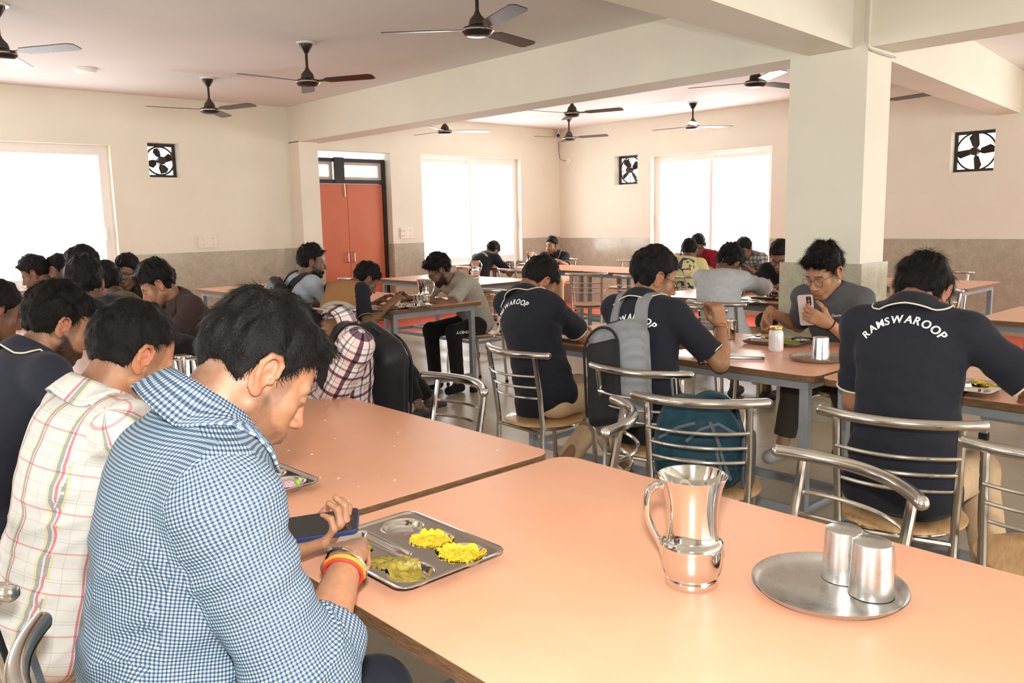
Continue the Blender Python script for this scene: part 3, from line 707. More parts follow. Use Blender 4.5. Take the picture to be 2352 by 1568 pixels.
W2H=[(5.93,7.97,.75,2.33),(8.23,8.70,1.93,2.38),(3.20,3.66,1.85,2.31),(-.7,1.9,.75,2.33)]
grid_wall('wall_back',1,YW,YW+TH,RX0-TH,XW+TH,0,ZC,W1H,WALL)
grid_wall('wall_right',0,XW,XW+TH,RY0-TH,YW,0,ZC,W2H,WALL)
grid_wall('wall_left',0,RX0-TH,RX0,RY0-TH,YW,0,ZC,[(1.75,6.25,.7,2.3)],WALL)  # unseen wall; its opening is added to let the fill in
grid_wall('wall_front',1,RY0-TH,RY0,RX0,XW,0,ZC,[(-.4,5.6,.7,2.3),(6.5,9.5,.7,2.3)],WALL)  # unseen wall behind the camera; both openings added for the fill
MB().box(RX0-TH,XW+TH,RY0-TH,YW+TH,-.12,0).build('floor',FLOOR,smooth=0,kind='structure')
MB().box(RX0-TH,XW+TH,RY0-TH,YW+TH,ZC,ZC+.12).build('ceiling',CEIL,smooth=0,kind='structure')
MB().box(RX0,XW,8.60,YW,-.001,.004).box(9.03,XW,RY0,8.60,-.001,.004).build('trim_1',BORD,smooth=0,kind='structure')
WL=plain('pale_floor_line',rgb(220,214,205),.3); MB().box(RX0,9.0,8.57,8.60,-.001,.005).box(9.0,9.03,RY0,8.60,-.001,.005).build('trim_2',WL,smooth=0,kind='structure')
DZ=1.108
grid_wall('trim_3',1,YW-.012,YW,RX0,XW,0,DZ,[(h[0],h[1],h[2],h[3]) for h in W1H],TILE)
grid_wall('trim_4',0,XW-.012,XW,RY0,YW-.012,0,DZ-.02,[(h[0],h[1],h[2],h[3]) for h in W2H],TILE)
# beams, column, pilaster
ZB=2.45
def bm_(n,poly,z0=ZB,z1=ZC+.01,mat=BEAM): return MB().prism(poly,z0,z1).build(n,mat,smooth=0,kind='structure')
bm_('trim_5',[(5.33,2.93),(5.68,2.93),(5.68,YW+.01),(5.33,YW+.01)])
bm_('trim_6',[(5.33,2.50),(5.33,2.80),(-3.7,2.46),(-3.7,1.94)])
bm_('trim_7',[(5.36,2.40),(5.36,RY0),(5.70,RY0),(5.70,2.40)])
bm_('trim_8',[(5.68,2.50),(XW+.01,2.97),(XW+.01,3.21),(5.68,2.84)])
MB().box(5.33,5.68,2.40,2.93,0,ZC+.01).build('column',BEAM,smooth=0,kind='structure')
grid_wall('trim_9',0,5.305,5.33,2.375,2.955,0,1.085,[],TILE); MB().box(5.33,5.705,2.375,2.40,0,1.085).box(5.33,5.705,2.93,2.955,0,1.085).box(5.68,5.705,2.40,2.93,0,1.085).build('trim_10',TILE,smooth=0,kind='structure')
MB().box(5.33,5.60,9.66,YW,0,ZB+.01).build('pilaster',WALL,smooth=0,kind='structure')
MB().box(5.318,5.612,9.648,9.66,0,DZ).box(5.318,5.33,9.66,YW-.012,0,DZ).build('trim_11',TILE,smooth=0,kind='structure')
# windows
def window(n,ax,c,a0,a1,z0,z1,inward,handle_sides=(1,)):
    """two sliding panes in a white frame; ax 1 = in the back wall, 0 = in the right wall"""
    T=lambda u,d,z:(u,c+inward*-d,z) if ax==1 else (c+inward*-d,u,z)
    def bx(m,u0,u1,d0,d1,q0,q1):
        p=T(u0,d0,q0); q=T(u1,d1,q1); m.box(min(p[0],q[0]),max(p[0],q[0]),min(p[1],q[1]),max(p[1],q[1]),q0,q1); return m
    w=.055; m=MB(); bx(m,a0,a1,.10,.17,z0,z0+w); bx(m,a0,a1,.10,.17,z1-w,z1); bx(m,a0,a0+w,.10,.17,z0+w,z1-w); bx(m,a1-w,a1,.10,.17,z0+w,z1-w)
    fr=m.build(n,UPVC,smooth=0,kind='structure'); mid=(a0+a1)/2
    for i,(u0,u1,d) in enumerate(((a0+w,mid+.03,.125),(mid-.03,a1-w,.09))):
        s=MB(); k=.05; bx(s,u0,u1,d,d+.03,z0+w,z0+w+k); bx(s,u0,u1,d,d+.03,z1-w-k,z1-w); bx(s,u0,u0+k,d,d+.03,z0+w+k,z1-w-k); bx(s,u1-k,u1,d,d+.03,z0+w+k,z1-w-k)
        so=s.build('sash',UPVC,fr,smooth=0); g=MB(); bx(g,u0+k,u1-k,d+.012,d+.017,z0+w+k,z1-w-k); g.build('pane',GLASS,so,smooth=0)
        hs=u0+.02 if i==0 else u1-.03; h=MB(); bx(h,hs-.012,hs+.012,d-.02,d,1.28,1.42); h.build('handle',UPVC,so,smooth=0,bevel=.004)
    sl=MB(); bx(sl,a0,a1,.0,.10,z0-.02,z0+.004); sl.build('window_sill',UPVC,fr,smooth=0)
    return fr
window('window_1',1,YW,-1.3,3.14,.78,2.33,-1); window('window_2',1,YW,7.44,9.46,.74,2.39,-1)
window('window_3',0,XW,5.93,7.97,.75,2.33,-1); window('window_4',0,XW,-.7,1.9,.75,2.33,-1)
# double door with fanlights
BLK=plain('black_door_frame',rgb(28,22,20),.45,var=.1); DOOR=plain('orange_laminate_door',rgb(196,104,66),.38,var=.05,vs=3); STEEL=plain('brushed_steel',(.62,.6,.57,1),.28,1.0)
d0,d1,dy=5.62,6.88,YW+.14
door=MB().box(d0,d0+.05,dy-.03,dy+.07,0,2.30).box(d1-.05,d1,dy-.03,dy+.07,0,2.30).box(d0+.05,d1-.05,dy-.03,dy+.07,2.25,2.30).box(d0+.05,d1-.05,dy-.03,dy+.07,1.96,2.01).build('door_1',BLK,smooth=0,kind='structure')
MB().box(6.04,6.20,dy-.045,dy-.03,1.965,2.31).build('centre_plate',BLK,door,smooth=0)
mx=(d0+d1)/2
for a,b,hx in ((d0+.05,mx-.002,mx-.05),(mx+.002,d1-.05,mx+.05)):
    lf=MB().box(a,b,dy-.01,dy+.03,.01,1.955).build('door_leaf',DOOR,door,smooth=0,bevel=.003)
    MB().tube([(hx,dy-.01,.87),(hx,dy-.05,.885),(hx,dy-.05,1.0),(hx,dy-.01,1.015)],.008,8).build('handle',STEEL,lf)
    MB().box(a-.03,a+.05,dy-.02,dy-.01,0,.01).build('door_stop',STEEL,lf,smooth=0) if False else None
MB().tube([(6.20,dy-.03,1.96),(6.205,dy-.03,1.78)],.006,8).build('bolt_rod',STEEL,door)
FG=plain('fanlight_sash',rgb(196,184,170),.5)
for a,b in ((5.67,6.04),(6.20,6.83)):
    f=MB().box(a,b,dy,dy+.03,2.01,2.05).box(a,b,dy,dy+.03,2.21,2.25).box(a,a+.03,dy,dy+.03,2.05,2.21).box(b-.05,b,dy,dy+.03,2.05,2.21).build('fanlight',FG,door,smooth=0)
    MB().box(a+.03,b-.05,dy+.012,dy+.017,2.05,2.21).build('pane',GLASS,f,smooth=0)
    g=MB(); 
    for i in range(7):
        x=a+.03+(b-a-.08)*i/6; g.tube([(x,dy+.04,2.05),(x+.04,dy+.04,2.21)],.003,5)
    g.build('grille',STEEL,f)
grid_wall('wall_porch',1,YW+TH,YW+TH+.02,d0-.1,d1+.2,0,1.96,[],WALL)
MB().box(6.886,6.899,YW-.001,YW+.13,0,1.108).build('trim_12',TILE,smooth=0,kind='structure')
# exhaust fans in their wall openings
DK=plain('grimy_dark_metal',rgb(58,48,42),.55,.3,var=.25,vs=30)
def exhaust(label,ax,c,u0,u1,z0,z1,off,spin):
    """square frame with ring, spider arms, motor and four blades; local x along the wall, y outwards"""
    W=(u1-u0)/2; H=(z1-z0)/2; R=min(W,H)
    e=empty('exhaust_fan',(0,0,0),0,label,'exhaust fan')
    if ax==1: e.location=((u0+u1)/2,c+off,(z0+z1)/2)
    else: e.location=(c+off,(u0+u1)/2,(z0+z1)/2); e.rotation_euler=(0,0,-PI/2)
    f=MB(); t=.035
    f.box(-W+.002,W-.002,-.01,.02,H-t,H-.002).box(-W+.002,W-.002,-.01,.02,-H+.002,-H+t).box(-W+.002,-W+t,-.01,.02,-H+t,H-t).box(W-t,W-.002,-.01,.02,-H+t,H-t)
    f.build('frame',DK,e,smooth=0)
    n=28; r=MB(); rp=[((R-.018)*math.cos(2*PI*i/n),.0,(R-.018)*math.sin(2*PI*i/n)) for i in range(n)]; r.tube(rp,.011,6,closed=True); r.build('ring',DK,e)
    a=MB()
    for k in range(4):
        q=PI/2*k+.1; a.tube([(0,-.04,0),((R-.03)*math.cos(q),-.03,(R-.03)*math.sin(q))],.005,6)
    a.build('support_arm',DK,e)
    MB().lathe([(.0001,-.05),(.038,-.05),(.045,-.03),(.045,.05),(.03,.06),(.0001,.06)],18).xf(Matrix.Rotation(PI/2,4,'X')).xf(Matrix.Translation((0,-.03,0))).build('motor',DK,e)
    for k in range(4):
        b=MB(); q=PI/2*k+spin; L=R-.035; pts=[(.035,-.02),(.07,-.045),(L,-.05),(L+.004,.02),(L-.03,.055),(.06,.03)]
        m=MB(); m.prism([(x,y) for x,y in pts],-.0015,.0015); m.xf(Matrix.Rotation(math.radians(28),4,'X')); m.xf(Matrix.Rotation(PI/2,4,'X')); m.xf(Matrix.Rotation(-q,4,'Y')); m.build('blade',DK,e,smooth=0)
    return e
exhaust('dark four-blade exhaust fan in the wall opening right of the large left window',1,YW,3.55,3.91,1.99,2.385,.14,.35)
exhaust('exhaust fan in the small opening between the room corner and the sliding window',0,XW,8.23,8.70,1.93,2.38,.13,.6)
exhaust('exhaust fan in the wall opening right of the square column',0,XW,3.20,3.66,1.85,2.31,.13,.15)
# switchboards
PLA=plain('switch_plastic',rgb(232,224,208),.4); DKP=plain('socket_hole',rgb(40,36,34),.5)
def board(label,x0,x1,z0,z1):
    e=empty('switchboard',((x0+x1)/2,YW,(z0+z1)/2),0,label,'switchboard'); W=(x1-x0)/2; H=(z1-z0)/2
    MB().box(-W,W,-.022,0,-H,H).build('plate',PLA,e,smooth=0,bevel=.004)
    for r_ in(0,1):
        for c_ in range(2):
            x=-W+.03+c_*.04; z=H*.45-r_*H*.95; MB().box(x-.012,x+.012,-.03,-.022,z-.018,z+.018).build('switch',PLA,e,smooth=0,bevel=.003)
    s=MB()
    for z in (H*.45,-H*.5):
        for a_,b_ in((0,.012),(-.009,-.006),(.009,-.006)): s.cyl((W-.05+a_,-.022,z+b_),(W-.05+a_,-.024,z+b_),.0035,8)
    s.build('socket',DKP,e)
board('white switch and socket board on the wall left of the orange door',4.05,4.28,1.155,1.31)
board('white switch and socket board on the wall right of the orange door',7.02,7.24,1.175,1.335)
# ceiling light, corner camera and its cable
LW=plain('white_fitting',rgb(235,232,228),.4)
cl=empty('ceiling_light',(2.55,8.55,ZC),0,'small round white ceiling light above the left window','ceiling light')
MB().lathe([(.0001,-.035),(.085,-.035),(.098,-.028),(.10,0),(.0001,0)],28).build('housing',LW,cl); MB().lathe([(.0001,-.038),(.08,-.038),(.08,-.034),(.0001,-.034)],28).build('diffuser',plain('diffuser',rgb(245,243,238),.6),cl)
cc=empty('security_camera',(XW-.12,YW-.10,2.80),0,'small white security camera high in the corner of the room','camera')
MB().cyl((.05,.04,.03),(.05,.04,.10),.012,10).build('bracket',LW,cc)
MB().tube([(.07,.06,.03),(-.05,-.05,-.01)],.035,18).build('housing',LW,cc); MB().tube([(-.048,-.048,-.009),(-.056,-.056,-.013)],.029,18).build('lens',DKP,cc)
cb=MB(); cb.tube([(XW-.02,YW-.02,2.70),(XW-.03,YW-.03,2.5),(XW-.02,YW-.04,2.42),(XW-.02,YW-.12,2.38),(XW-.02,YW-.18,2.38)],.004,6)
cbo=cb.build('camera_cable',DKP,label='thin cable drooping from the corner camera to a round junction box',cat='cable')
MB().lathe([(.0001,0),(.05,0),(.05,.02),(.0001,.025)],20).xf(Matrix.Rotation(-PI/2,4,'Y')).xf(Matrix.Translation((XW,YW-.24,2.37))).build('junction_box',LW,label='round grey junction box on the wall below the corner camera',cat='junction box')
cd_=MB().tube([(5.315,2.415,2.89),(5.315,2.415,2.62),(5.31,2.41,2.47),(5.315,2.39,2.435),(5.34,2.385,2.425),(5.55,2.385,2.42),(5.70,2.385,2.42)],.007,8)
cd_.build('conduit',plain('grey_conduit',rgb(190,188,182),.5),label='thin grey conduit bending around the top of the square column',cat='conduit')
# ---------------- ceiling fans ----------------
FAN=plain('dark_brown_fan_enamel',rgb(52,42,36),.32,.35); FANG=plain('fan_bottle_cover',rgb(66,58,48),.35,.3); CHR=plain('fan_trim_ring',(.7,.68,.66,1),.2,1.0)
def make_fan():
    e=empty('ceiling_fan',(0,0,0))
    MB().lathe([(.0001,0),(.075,0),(.078,-.012),(.0001,-.012)],24).build('ceiling_plate',LW,e)
    MB().lathe([(.0001,-.012),(.055,-.012),(.052,-.03),(.03,-.065),(.018,-.085),(.0001,-.085)],20).build('canopy',FAN,e)
    MB().cyl((0,0,-.06),(0,0,-.24),.0115,12).build('rod',FAN,e)
    MB().lathe([(.0001,-.20),(.014,-.20),(.022,-.22),(.048,-.25),(.055,-.275),(.055,-.285),(.0001,-.285)],20).build('lower_cover',FANG,e)
    mo=MB().lathe([(.0001,-.285),(.05,-.288),(.085,-.297),(.098,-.31),(.098,-.325),(.08,-.345),(.05,-.352),(.0001,-.354)],32).build('motor',FAN,e)
    MB().lathe([(.099,-.313),(.1015,-.316),(.1015,-.321),(.099,-.324)],32).build('trim_ring',CHR,mo)
    for k in range(3):
        q=2*PI/3*k; m=MB(); out=[(.085,-.018),(.15,-.020),(.19,-.055),(.57,-.068),(.605,-.045),(.60,.035),(.57,.052),(.19,.052),(.15,.020),(.085,.018)]
        m.prism(out,-.0025,.0025); m.xf(Matrix.Rotation(math.radians(-9),4,'X')); m.xf(Matrix.Translation((0,0,-.31))); m.xf(Matrix.Rotation(q,4,'Z')); m.build('blade',FAN,e,smooth=0)
    return e
fan0=make_fan(); ZH=ZC-.32
fans=[((707,190),(870,178),'ceiling fan hanging above the brown door, left of the long beam'),
 ((482,254),(585,243),'ceiling fan on the left, above the exhaust fan by the window'),
 ((1591,292),(1690,294),'ceiling fan above the right sliding window, beyond the long beam'),
 ((1097,72),(870,80),'largest ceiling fan, near the top centre of the photo'),
 ((2,125),(235,107),'ceiling fan cut by the left edge of the photo'),
 ((1314,262),(1425,253),'ceiling fan just below the long beam, in front of another fan'),
 ((1307,318),(1400,312),'smaller ceiling fan seen directly below another, near the corner camera'),
 ((1022,303),(1118,304),'ceiling fan half hidden by the long beam above the back window'),
 ((1735,192),(1830,203),'ceiling fan partly hidden behind the square column, on its left side'),
 ((2015,236),(2064,229),'ceiling fan behind the square column with one blade tip showing on its right'),
 ((215,-120),(318,8),'ceiling fan above the top edge with one blurred blade tip showing')]
for i,(h,tp,lb) in enumerate(fans):
    p=at(*h,z=ZH); q=at(*tp,z=ZH); a=math.atan2(q[1]-p[1],q[0]-p[0])
    if i==0: fan0.location=(p[0],p[1],ZC); fan0.rotation_euler=(0,0,a); fan0['label']=lb; fan0['category']='ceiling fan'; fan0['group']='three-blade ceiling fans'
    else: o=copytree(fan0,None,lb,None,(p[0],p[1],ZC),a)
# ---------------- tables and chairs ----------------
def lam_mat():
    t=NT('orange_laminate'); v=t.coord(); n=t.noise(v,3,4,.6); n2=t.noise(v,350,2)
    c=t.ramp(n,[(.3,rgb(231,167,134)),(.7,rgb(239,177,144))]); t.col(t.mix(.06,c,t.ramp(n2,[(.3,(.5,.4,.3)),(.7,(1,.9,.8))]),'OVERLAY'))
    t.inp('Roughness',.36); t.inp('Specular IOR Level',.5); t.inp('Coat Weight',.25); t.inp('Coat Roughness',.25); t.bump(n2,.04,.0005); return t.m
LAM=lam_mat()
def ply_mat():
    t=NT('ply_edge'); v=t.coord(); n=t.noise(v,25,5,.7,(1,1,14)); t.col(t.ramp(n,[(.3,rgb(70,46,32)),(.55,rgb(120,88,58)),(.8,rgb(150,116,78))])); t.inp('Roughness',.7); t.bump(n,.5,.003); return t.m
PLY=ply_mat(); GREY=plain('grey_painted_steel',rgb(142,146,150),.5,.0,var=.1,vs=12); RUB=plain('black_rubber',rgb(26,24,24),.8)
ZT=.76; TW=.92; TL=1.80
def make_table():
    e=empty('canteen_table',(0,0,0))
    me=MB(); me.prism(rrect(0,TW,0,TL,.055),ZT-.028,ZT-.0015); tp=me.mesh('tabletop_edge',[PLY],0)
    m=MB(); m.cur=1; m.prism(rrect(0,TW,0,TL,.055),ZT-.028,ZT-.0012); m.cur=0; m.prism(rrect(.0005,TW-.0005,.0005,TL-.0005,.055),ZT-.0012,ZT); m.build('tabletop',[LAM,PLY],e,smooth=0)
    i=.055; s=.04
    f=MB().box(i+s,TW-i-s,i,i+s,ZT-.072,ZT-.028).box(i+s,TW-i-s,TL-i-s,TL-i,ZT-.072,ZT-.028).box(i,i+s,i+s,TL-i-s,ZT-.072,ZT-.028).box(TW-i-s,TW-i,i+s,TL-i-s,ZT-.072,ZT-.028)
    for x,y in((i,i),(TW-i-s,i),(i,TL-i-s),(TW-i-s,TL-i-s)): f.box(x,x+s,y,y+s,ZT-.072,ZT-.028)
    for x,y,dx,dy in((i+s,i+s,1,1),(TW-i-s,i+s,-1,1),(i+s,TL-i-s,1,-1),(TW-i-s,TL-i-s,-1,-1)): f.prism([(x,y),(x+dx*.07,y),(x,y+dy*.07)],ZT-.074,ZT-.070)
    f.build('frame',GREY,e,smooth=0)
    for x,y in((i,i),(TW-i-s,i),(i,TL-i-s),(TW-i-s,TL-i-s)):
        l=MB().box(x,x+s,y,y+s,.03,ZT-.072).build('leg',GREY,e,smooth=0,bevel=.003); MB().box(x-.004,x+s+.004,y-.004,y+s+.004,0,.045).build('rubber_foot',RUB,l,smooth=0)
    MB().box(i+s,TW-i-s,i+.008,i+s-.008,.13,.165).build('stretcher',GREY,e,smooth=0); MB().box(i+s,TW-i-s,TL-i-s+.008,TL-i-.008,.13,.165).build('stretcher',GREY,e,smooth=0)
    MB().box(TW*.5-.018,TW*.5+.018,i+s-.008,TL-i-s+.008,.131,.164).build('stretcher',GREY,e,smooth=0)
    MB().box(i+.008,i+s-.008,i+s,TL-i-s,.13,.165).build('stretcher',GREY,e,smooth=0)
    return e
tabs=[((.715,-.24),0,'large orange-topped table in the foreground with the steel jug and cups'),
 ((.715,1.60),0,'orange-topped table touching the foreground table, scattered with food crumbs'),
 ((.72,3.42),0,'table behind the bearded man in navy, mostly hidden by heads'),
 ((.72,5.24),0,'table with steel pots by the left window where a group huddles'),
 ((3.14,1.58),0,'orange-topped table with the white jar and the upturned steel tumbler on a plate'),
 ((3.125,-.245),0,'table where the man in the navy polo at the far right sits'),
 ((3.50,5.10),0,'orange-topped table where the brown striped shirt and grey tee men lean in'),
 ((3.50,6.93),.01,'empty orange-topped table by the tiled wall with one chair behind it'),
 ((5.46,6.45),0,'shiny empty table with a steel jug in front of the back window'),
 ((5.58,2.55),0,'table where the man in the long pale grey shirt sits, left of the column'),
 ((5.46,-.06),0,'empty table at the right edge of the photo'),
 ((7.68,6.98),0,'far table in the corner where two men in navy polos sit'),
 ((7.66,5.17),0,'far table below the right window, end to end with the corner table'),
 ((7.53,2.47),0,'empty table against the tiled wall, right of the square column')]
T0=make_table(); TB={}
for i,((x,y),a,lb) in enumerate(tabs):
    if i==0: T0.location=(x,y,0); T0['label']=lb; T0['category']='table'; T0['group']='orange laminate canteen tables'
    else: copytree(T0,None,lb,None,(x,y,0),a)
SS=plain('polished_steel_tube',(.60,.57,.53,1),.16,1.0,var=.06,vs=30); SSC=plain('steel_cap',(.7,.68,.65,1),.2,1.0)
def seat_mat():
    t=NT('birch_ply_seat'); v=t.coord(); n=t.noise(v,12,5,.6,(1,9,1)); t.col(t.ramp(n,[(.3,rgb(196,150,100)),(.7,rgb(222,184,136))])); t.inp('Roughness',.4); t.inp('Coat Weight',.2); return t.m
SEAT=seat_mat()
def arc(x0,sag,half,z,n=14,bow=1.0):
    """curved rail bulging backwards (-x)"""
    return [(x0-sag*(1-(u**2))*bow,u*half,z) for u in np.linspace(-1,1,n)]
def make_chair():
    e=empty('dining_chair',(0,0,0)); zs=.45
    n=36; m=MB(); prof=[(.0001,zs-.013),(.185,zs-.013),(.198,zs-.006),(.198,zs+.0),(.190,zs+.004),(.12,zs-.002),(.0001,zs-.004)]; m.lathe(prof,n); m.build('seat',SEAT,e)
    MB().tube([(.155*math.cos(2*PI*i/20),.155*math.sin(2*PI*i/20),zs-.026) for i in range(20)],.010,8,closed=True).build('seat_ring',SS,e)
    for sy in(-1,1):
        MB().tube([(.215,sy*.150,.012),(.195,sy*.150,zs-.075),(.185,sy*.148,zs-.045),(.16,sy*.125,zs-.028),(.12,sy*.10,zs-.026)],.0125,10).build('front_leg',SS,e)
        lg=MB().tube([(-.20,sy*.165,.012),(-.160,sy*.165,zs-.10),(-.155,sy*.165,zs),(-.175,sy*.170,.62),(-.205,sy*.172,.79)],.0125,10).build('back_post',SS,e)
        MB().cyl((-.20,sy*.165,0),(-.20,sy*.165,.025),.015,10).build('rubber_foot',RUB,lg)
        f2=MB().cyl((.215,sy*.150,0),(.215,sy*.150,.025),.015,10).build('rubber_foot',RUB,e)
    MB().tube([(-.158,-.165,zs-.03),(-.158,.165,zs-.03)],.009,8).build('cross_bar',SS,e)
    rl=MB(); rp=arc(-.168,.075,.225,.80,18); rl.tube(rp,.0165,14); r=rl.build('top_rail',SS,e)
    for p in(rp[0],rp[-1]): MB().ball((0,0,0),.0168,12,8).xf(Matrix.Translation(p)).build('end_cap',SSC,r)
    for z in(.70,.645,.59): MB().tube(arc(-.15-(z-.59)*.35*1.0-.013,.055,.172,z,14),.0062,8).build('back_bar',SS,e)
    return e
chairs=[((1.71,.92),160,'steel chair across the foreground table, behind the two upturned cups'),
 ((2.58,.58),14,'empty steel chair with pale round wooden seat at the right edge'),
 ((2.68,1.04),16,'steel chair under the man in the navy polo at the right'),
 ((2.49,1.66),25,'steel chair holding the teal backpack'),
 ((2.80,2.11),10,'steel chair under the man wearing the grey backpack'),
 ((2.82,2.82),-4,'steel chair under the man in the navy polo left of the backpack wearer'),
 ((1.86,1.80),127,'steel chair turned sideways at the corner of the foreground tables'),
 ((1.78,2.47),172,'empty steel chair tucked behind the crumb-strewn table'),
 ((1.75,2.98),184,'steel chair under the man in the checked shirt with a black backpack'),
 ((.45,1.20),0,'steel chair under the man in the blue gingham shirt, at the lower left corner'),
 ((.44,1.81),0,'steel chair under the balding man in the white plaid shirt'),
 ((.40,2.95),0,'steel chair under the bearded man in navy at the left'),
 ((4.60,5.42),185,'steel chair under the man in the grey tee and black trousers'),
 ((4.50,3.20),180,'empty steel chair between two tables, left of the long pale grey shirt man'),
 ((5.20,3.30),4,'steel chair under the man in the long pale grey shirt'),
 ((4.42,2.02),180,'steel chair under the man holding up a phone'),
 ((7.02,6.28),35,'empty steel chair with wooden seat turned away in front of the back row'),
 ((7.05,5.55),10,'empty steel chair at the near side of the far table, behind the backpack wearer'),
 ((7.15,7.55),-5,'empty steel chair behind the nearest polo man, facing the corner table'),
 ((9.05,7.45),180,'empty steel chair against the right wall, left one of two behind the corner table'),
 ((9.05,6.75),180,'empty steel chair against the right wall, right one of two behind the corner table'),
 ((7.22,8.45),0,'steel chair under the far man in a navy polo hunched over his plate'),
 ((9.10,8.75),180,'steel chair under the man in a navy polo sitting in the corner'),
 ((4.72,7.9),180,'empty steel chair behind the empty table by the tiled wall'),
 ((3.25,5.35),20,'steel chair under the man in the brown and grey striped shirt'),
 ((7.25,5.15),0,'steel chair under the man in the pale yellow tee'),
 ((6.75,1.05),180,'empty steel chair behind the table at the right edge'),
 ((4.62,.75),190,'empty steel chair behind the far right table, close to the navy polo man'),
 ((5.18,.5),10,'empty steel chair in front of the empty table at the right edge'),
 ((6.80,2.55),150,'empty steel chair right of the column, between two tables'),
 ((8.75,3.1),180,'steel chair at the wall side of the empty table right of the column'),
 ((7.25,3.0),0,'steel chair at the near side of the table right of the column')]
K0=make_chair()
for i,((x,y),a,lb) in enumerate(chairs):
    a=math.radians(a)
    if i==0: K0.location=(x,y,0); K0.rotation_euler=(0,0,a); K0['label']=lb; K0['category']='chair'; K0['group']='steel canteen chairs with round wooden seats'
    else: copytree(K0,None,lb,None,(x,y,0),a)
# ---------------- everybody in the hall ----------------
NAVY=cloth('navy_pique',rgb(31,33,42)); CREAM=plain('cream_piping',rgb(226,214,190),.7); WHITE=plain('white_print',rgb(240,240,240),.6)
gs=[(0,(.62,.76,.88)),(.5,(.17,.24,.36))]; GING=plaid('blue_gingham',(1,1,1,1),[(0,(.62,.71,.76)),(.5,(.17,.21,.28))],[(0,(.62,.71,.76)),(.5,(.17,.21,.28))],.0052,.0052)
PLW=plaid('white_plaid',rgb(206,205,200),[(0,(1,1,1)),(.30,(.95,.35,.42)),(.36,(1,1,1)),(.40,(.50,.54,.54)),(.50,(.98,.92,.60)),(.56,(1,1,1)),(.80,(.78,.78,.8)),(.815,(1,1,1))],[(0,(1,1,1)),(.25,(.95,.55,.58)),(.29,(1,1,1)),(.55,(.75,.76,.78)),(.565,(1,1,1)),(.62,(.85,.85,.85)),(.64,(1,1,1)),(.9,(.96,.75,.76)),(.92,(1,1,1))],.078,.085)
PLB=plaid('black_plaid',rgb(215,207,204),[(0,(1,1,1)),(.22,(.16,.10,.14)),(.42,(1,.86,.84)),(.66,(1,1,1)),(.69,(.1,.1,.1)),(.71,(1,1,1)),(.86,(.35,.33,.35)),(.95,(1,1,1))],[(0,(1,1,1)),(.2,(.22,.15,.19)),(.36,(1,.9,.88)),(.6,(1,1,1)),(.63,(.1,.1,.1)),(.65,(1,1,1)),(.82,(.4,.38,.4)),(.92,(1,1,1))],.085,.09)
PLG=plaid('grey_plaid',rgb(176,174,168),[(0,(1,1,1)),(.6,(.35,.36,.38)),(.8,(.6,.6,.6))],[(0,(1,1,1)),(.6,(.35,.36,.38)),(.8,(.6,.6,.6))],.05,.05)
STR=plaid('dark_striped',rgb(60,52,46),[(0,(1,1,1)),(.55,(.6,.6,.6)),(.75,(3.0,3.0,2.9)),(.86,(.7,.7,.7))],[(0,(1,1,1)),(.9,(1,1,1))],.035,.1)
BAND=plaid('tan_and_grey_bands',rgb(255,255,255),[(0,(1,1,1)),(.9,(1,1,1))],[(0,lin((.40,.37,.34))),(.17,lin((.62,.46,.30))),(.178,lin((.40,.37,.34))),(.262,lin((.72,.69,.62))),(.318,lin((.64,.47,.30))),(.80,lin((.38,.35,.33)))],.2,1.0)
BLACK=cloth('black_cotton',rgb(27,25,26)); GT=cloth('grey_tee_jersey',rgb(166,160,148)); LG=cloth('pale_grey_cotton',rgb(186,188,192)); CHAR=cloth('charcoal_jersey',rgb(84,86,90)); BR=cloth('brown_cotton',rgb(66,50,47))
OLV=cloth('olive_cotton',rgb(104,92,66)); RED=cloth('red_cotton',rgb(150,30,42)); YEL=cloth('pale_yellow_jersey',rgb(216,206,148)); MGREY=cloth('mid_grey_cotton',rgb(160,166,178)); WS=cloth('white_cotton',rgb(215,214,214)); DNIM=cloth('dark_denim',rgb(40,42,52)); BEI=cloth('beige_cotton',rgb(206,176,140)); DOL=cloth('dark_olive_cotton',rgb(62,56,46)); TANC=cloth('tan_cotton',rgb(176,140,92))
LTS=(.33,.165,.09); MED=(.34,.175,.09); DRK=(.20,.10,.055); VDR=(.13,.065,.038)
H=lambda px,py,x:at(px,py,x=x)-np.array([0,0,.03])
def ear(px,py,x,yaw,side=-1):
    return at(px,py,x=x)-d2(yaw+90)*.085*side   # head centre from the visible ear (side -1: right ear)
POLO=dict(shirt=NAVY,cuffc=CREAM,collar=dict(pipe=CREAM,gap=25),trou=BEI)
A=np.array
# foreground
person('gingham',(.38,1.24),ear(630,868,.575,-8),(-8,-38,0),-12,'man in a blue gingham shirt eating from a steel tray, phone in his left hand',LTS,GING,DNIM,
  dict(th=.006,top=.004,mess=.005,strands=9000,len=.020,w=.0006,lift=.12,fade=.35,front=(.080,.066),lobes=((.068,0,.085,.030,.055,.024),),low=((-.13,-.085),(-.09,-.088),(-.06,-.080),(-.040,-.045),(-.026,.030),(.004,.036),(.014,-.004),(.040,-.008),(.050,.022),(.12,.03))),
  stub=.9,wL=(.70,1.40,.80),wR=(.685,1.155,.862),pR=(-.35,-.6,-.85),pL=(-.4,.5,-1),sleeve='rolled',collar=dict(gap=18,s=1.05),res=.0045,rh=.0024,fine=True,hs=.99,nl=.055,bulk=1.12,wr=.0065,na=60,drop=.045,
  handR=dict(f=(.48,.82,-.12),n=(.25,.15,-1),curl=(50,54,58,62),thumb=22,tc=45),handL=dict(f=(.62,-.62,.25),n=(-.1,.35,1),curl=(42,45,48,52),thumb=62,tc=10),legs=False,shw=.170)
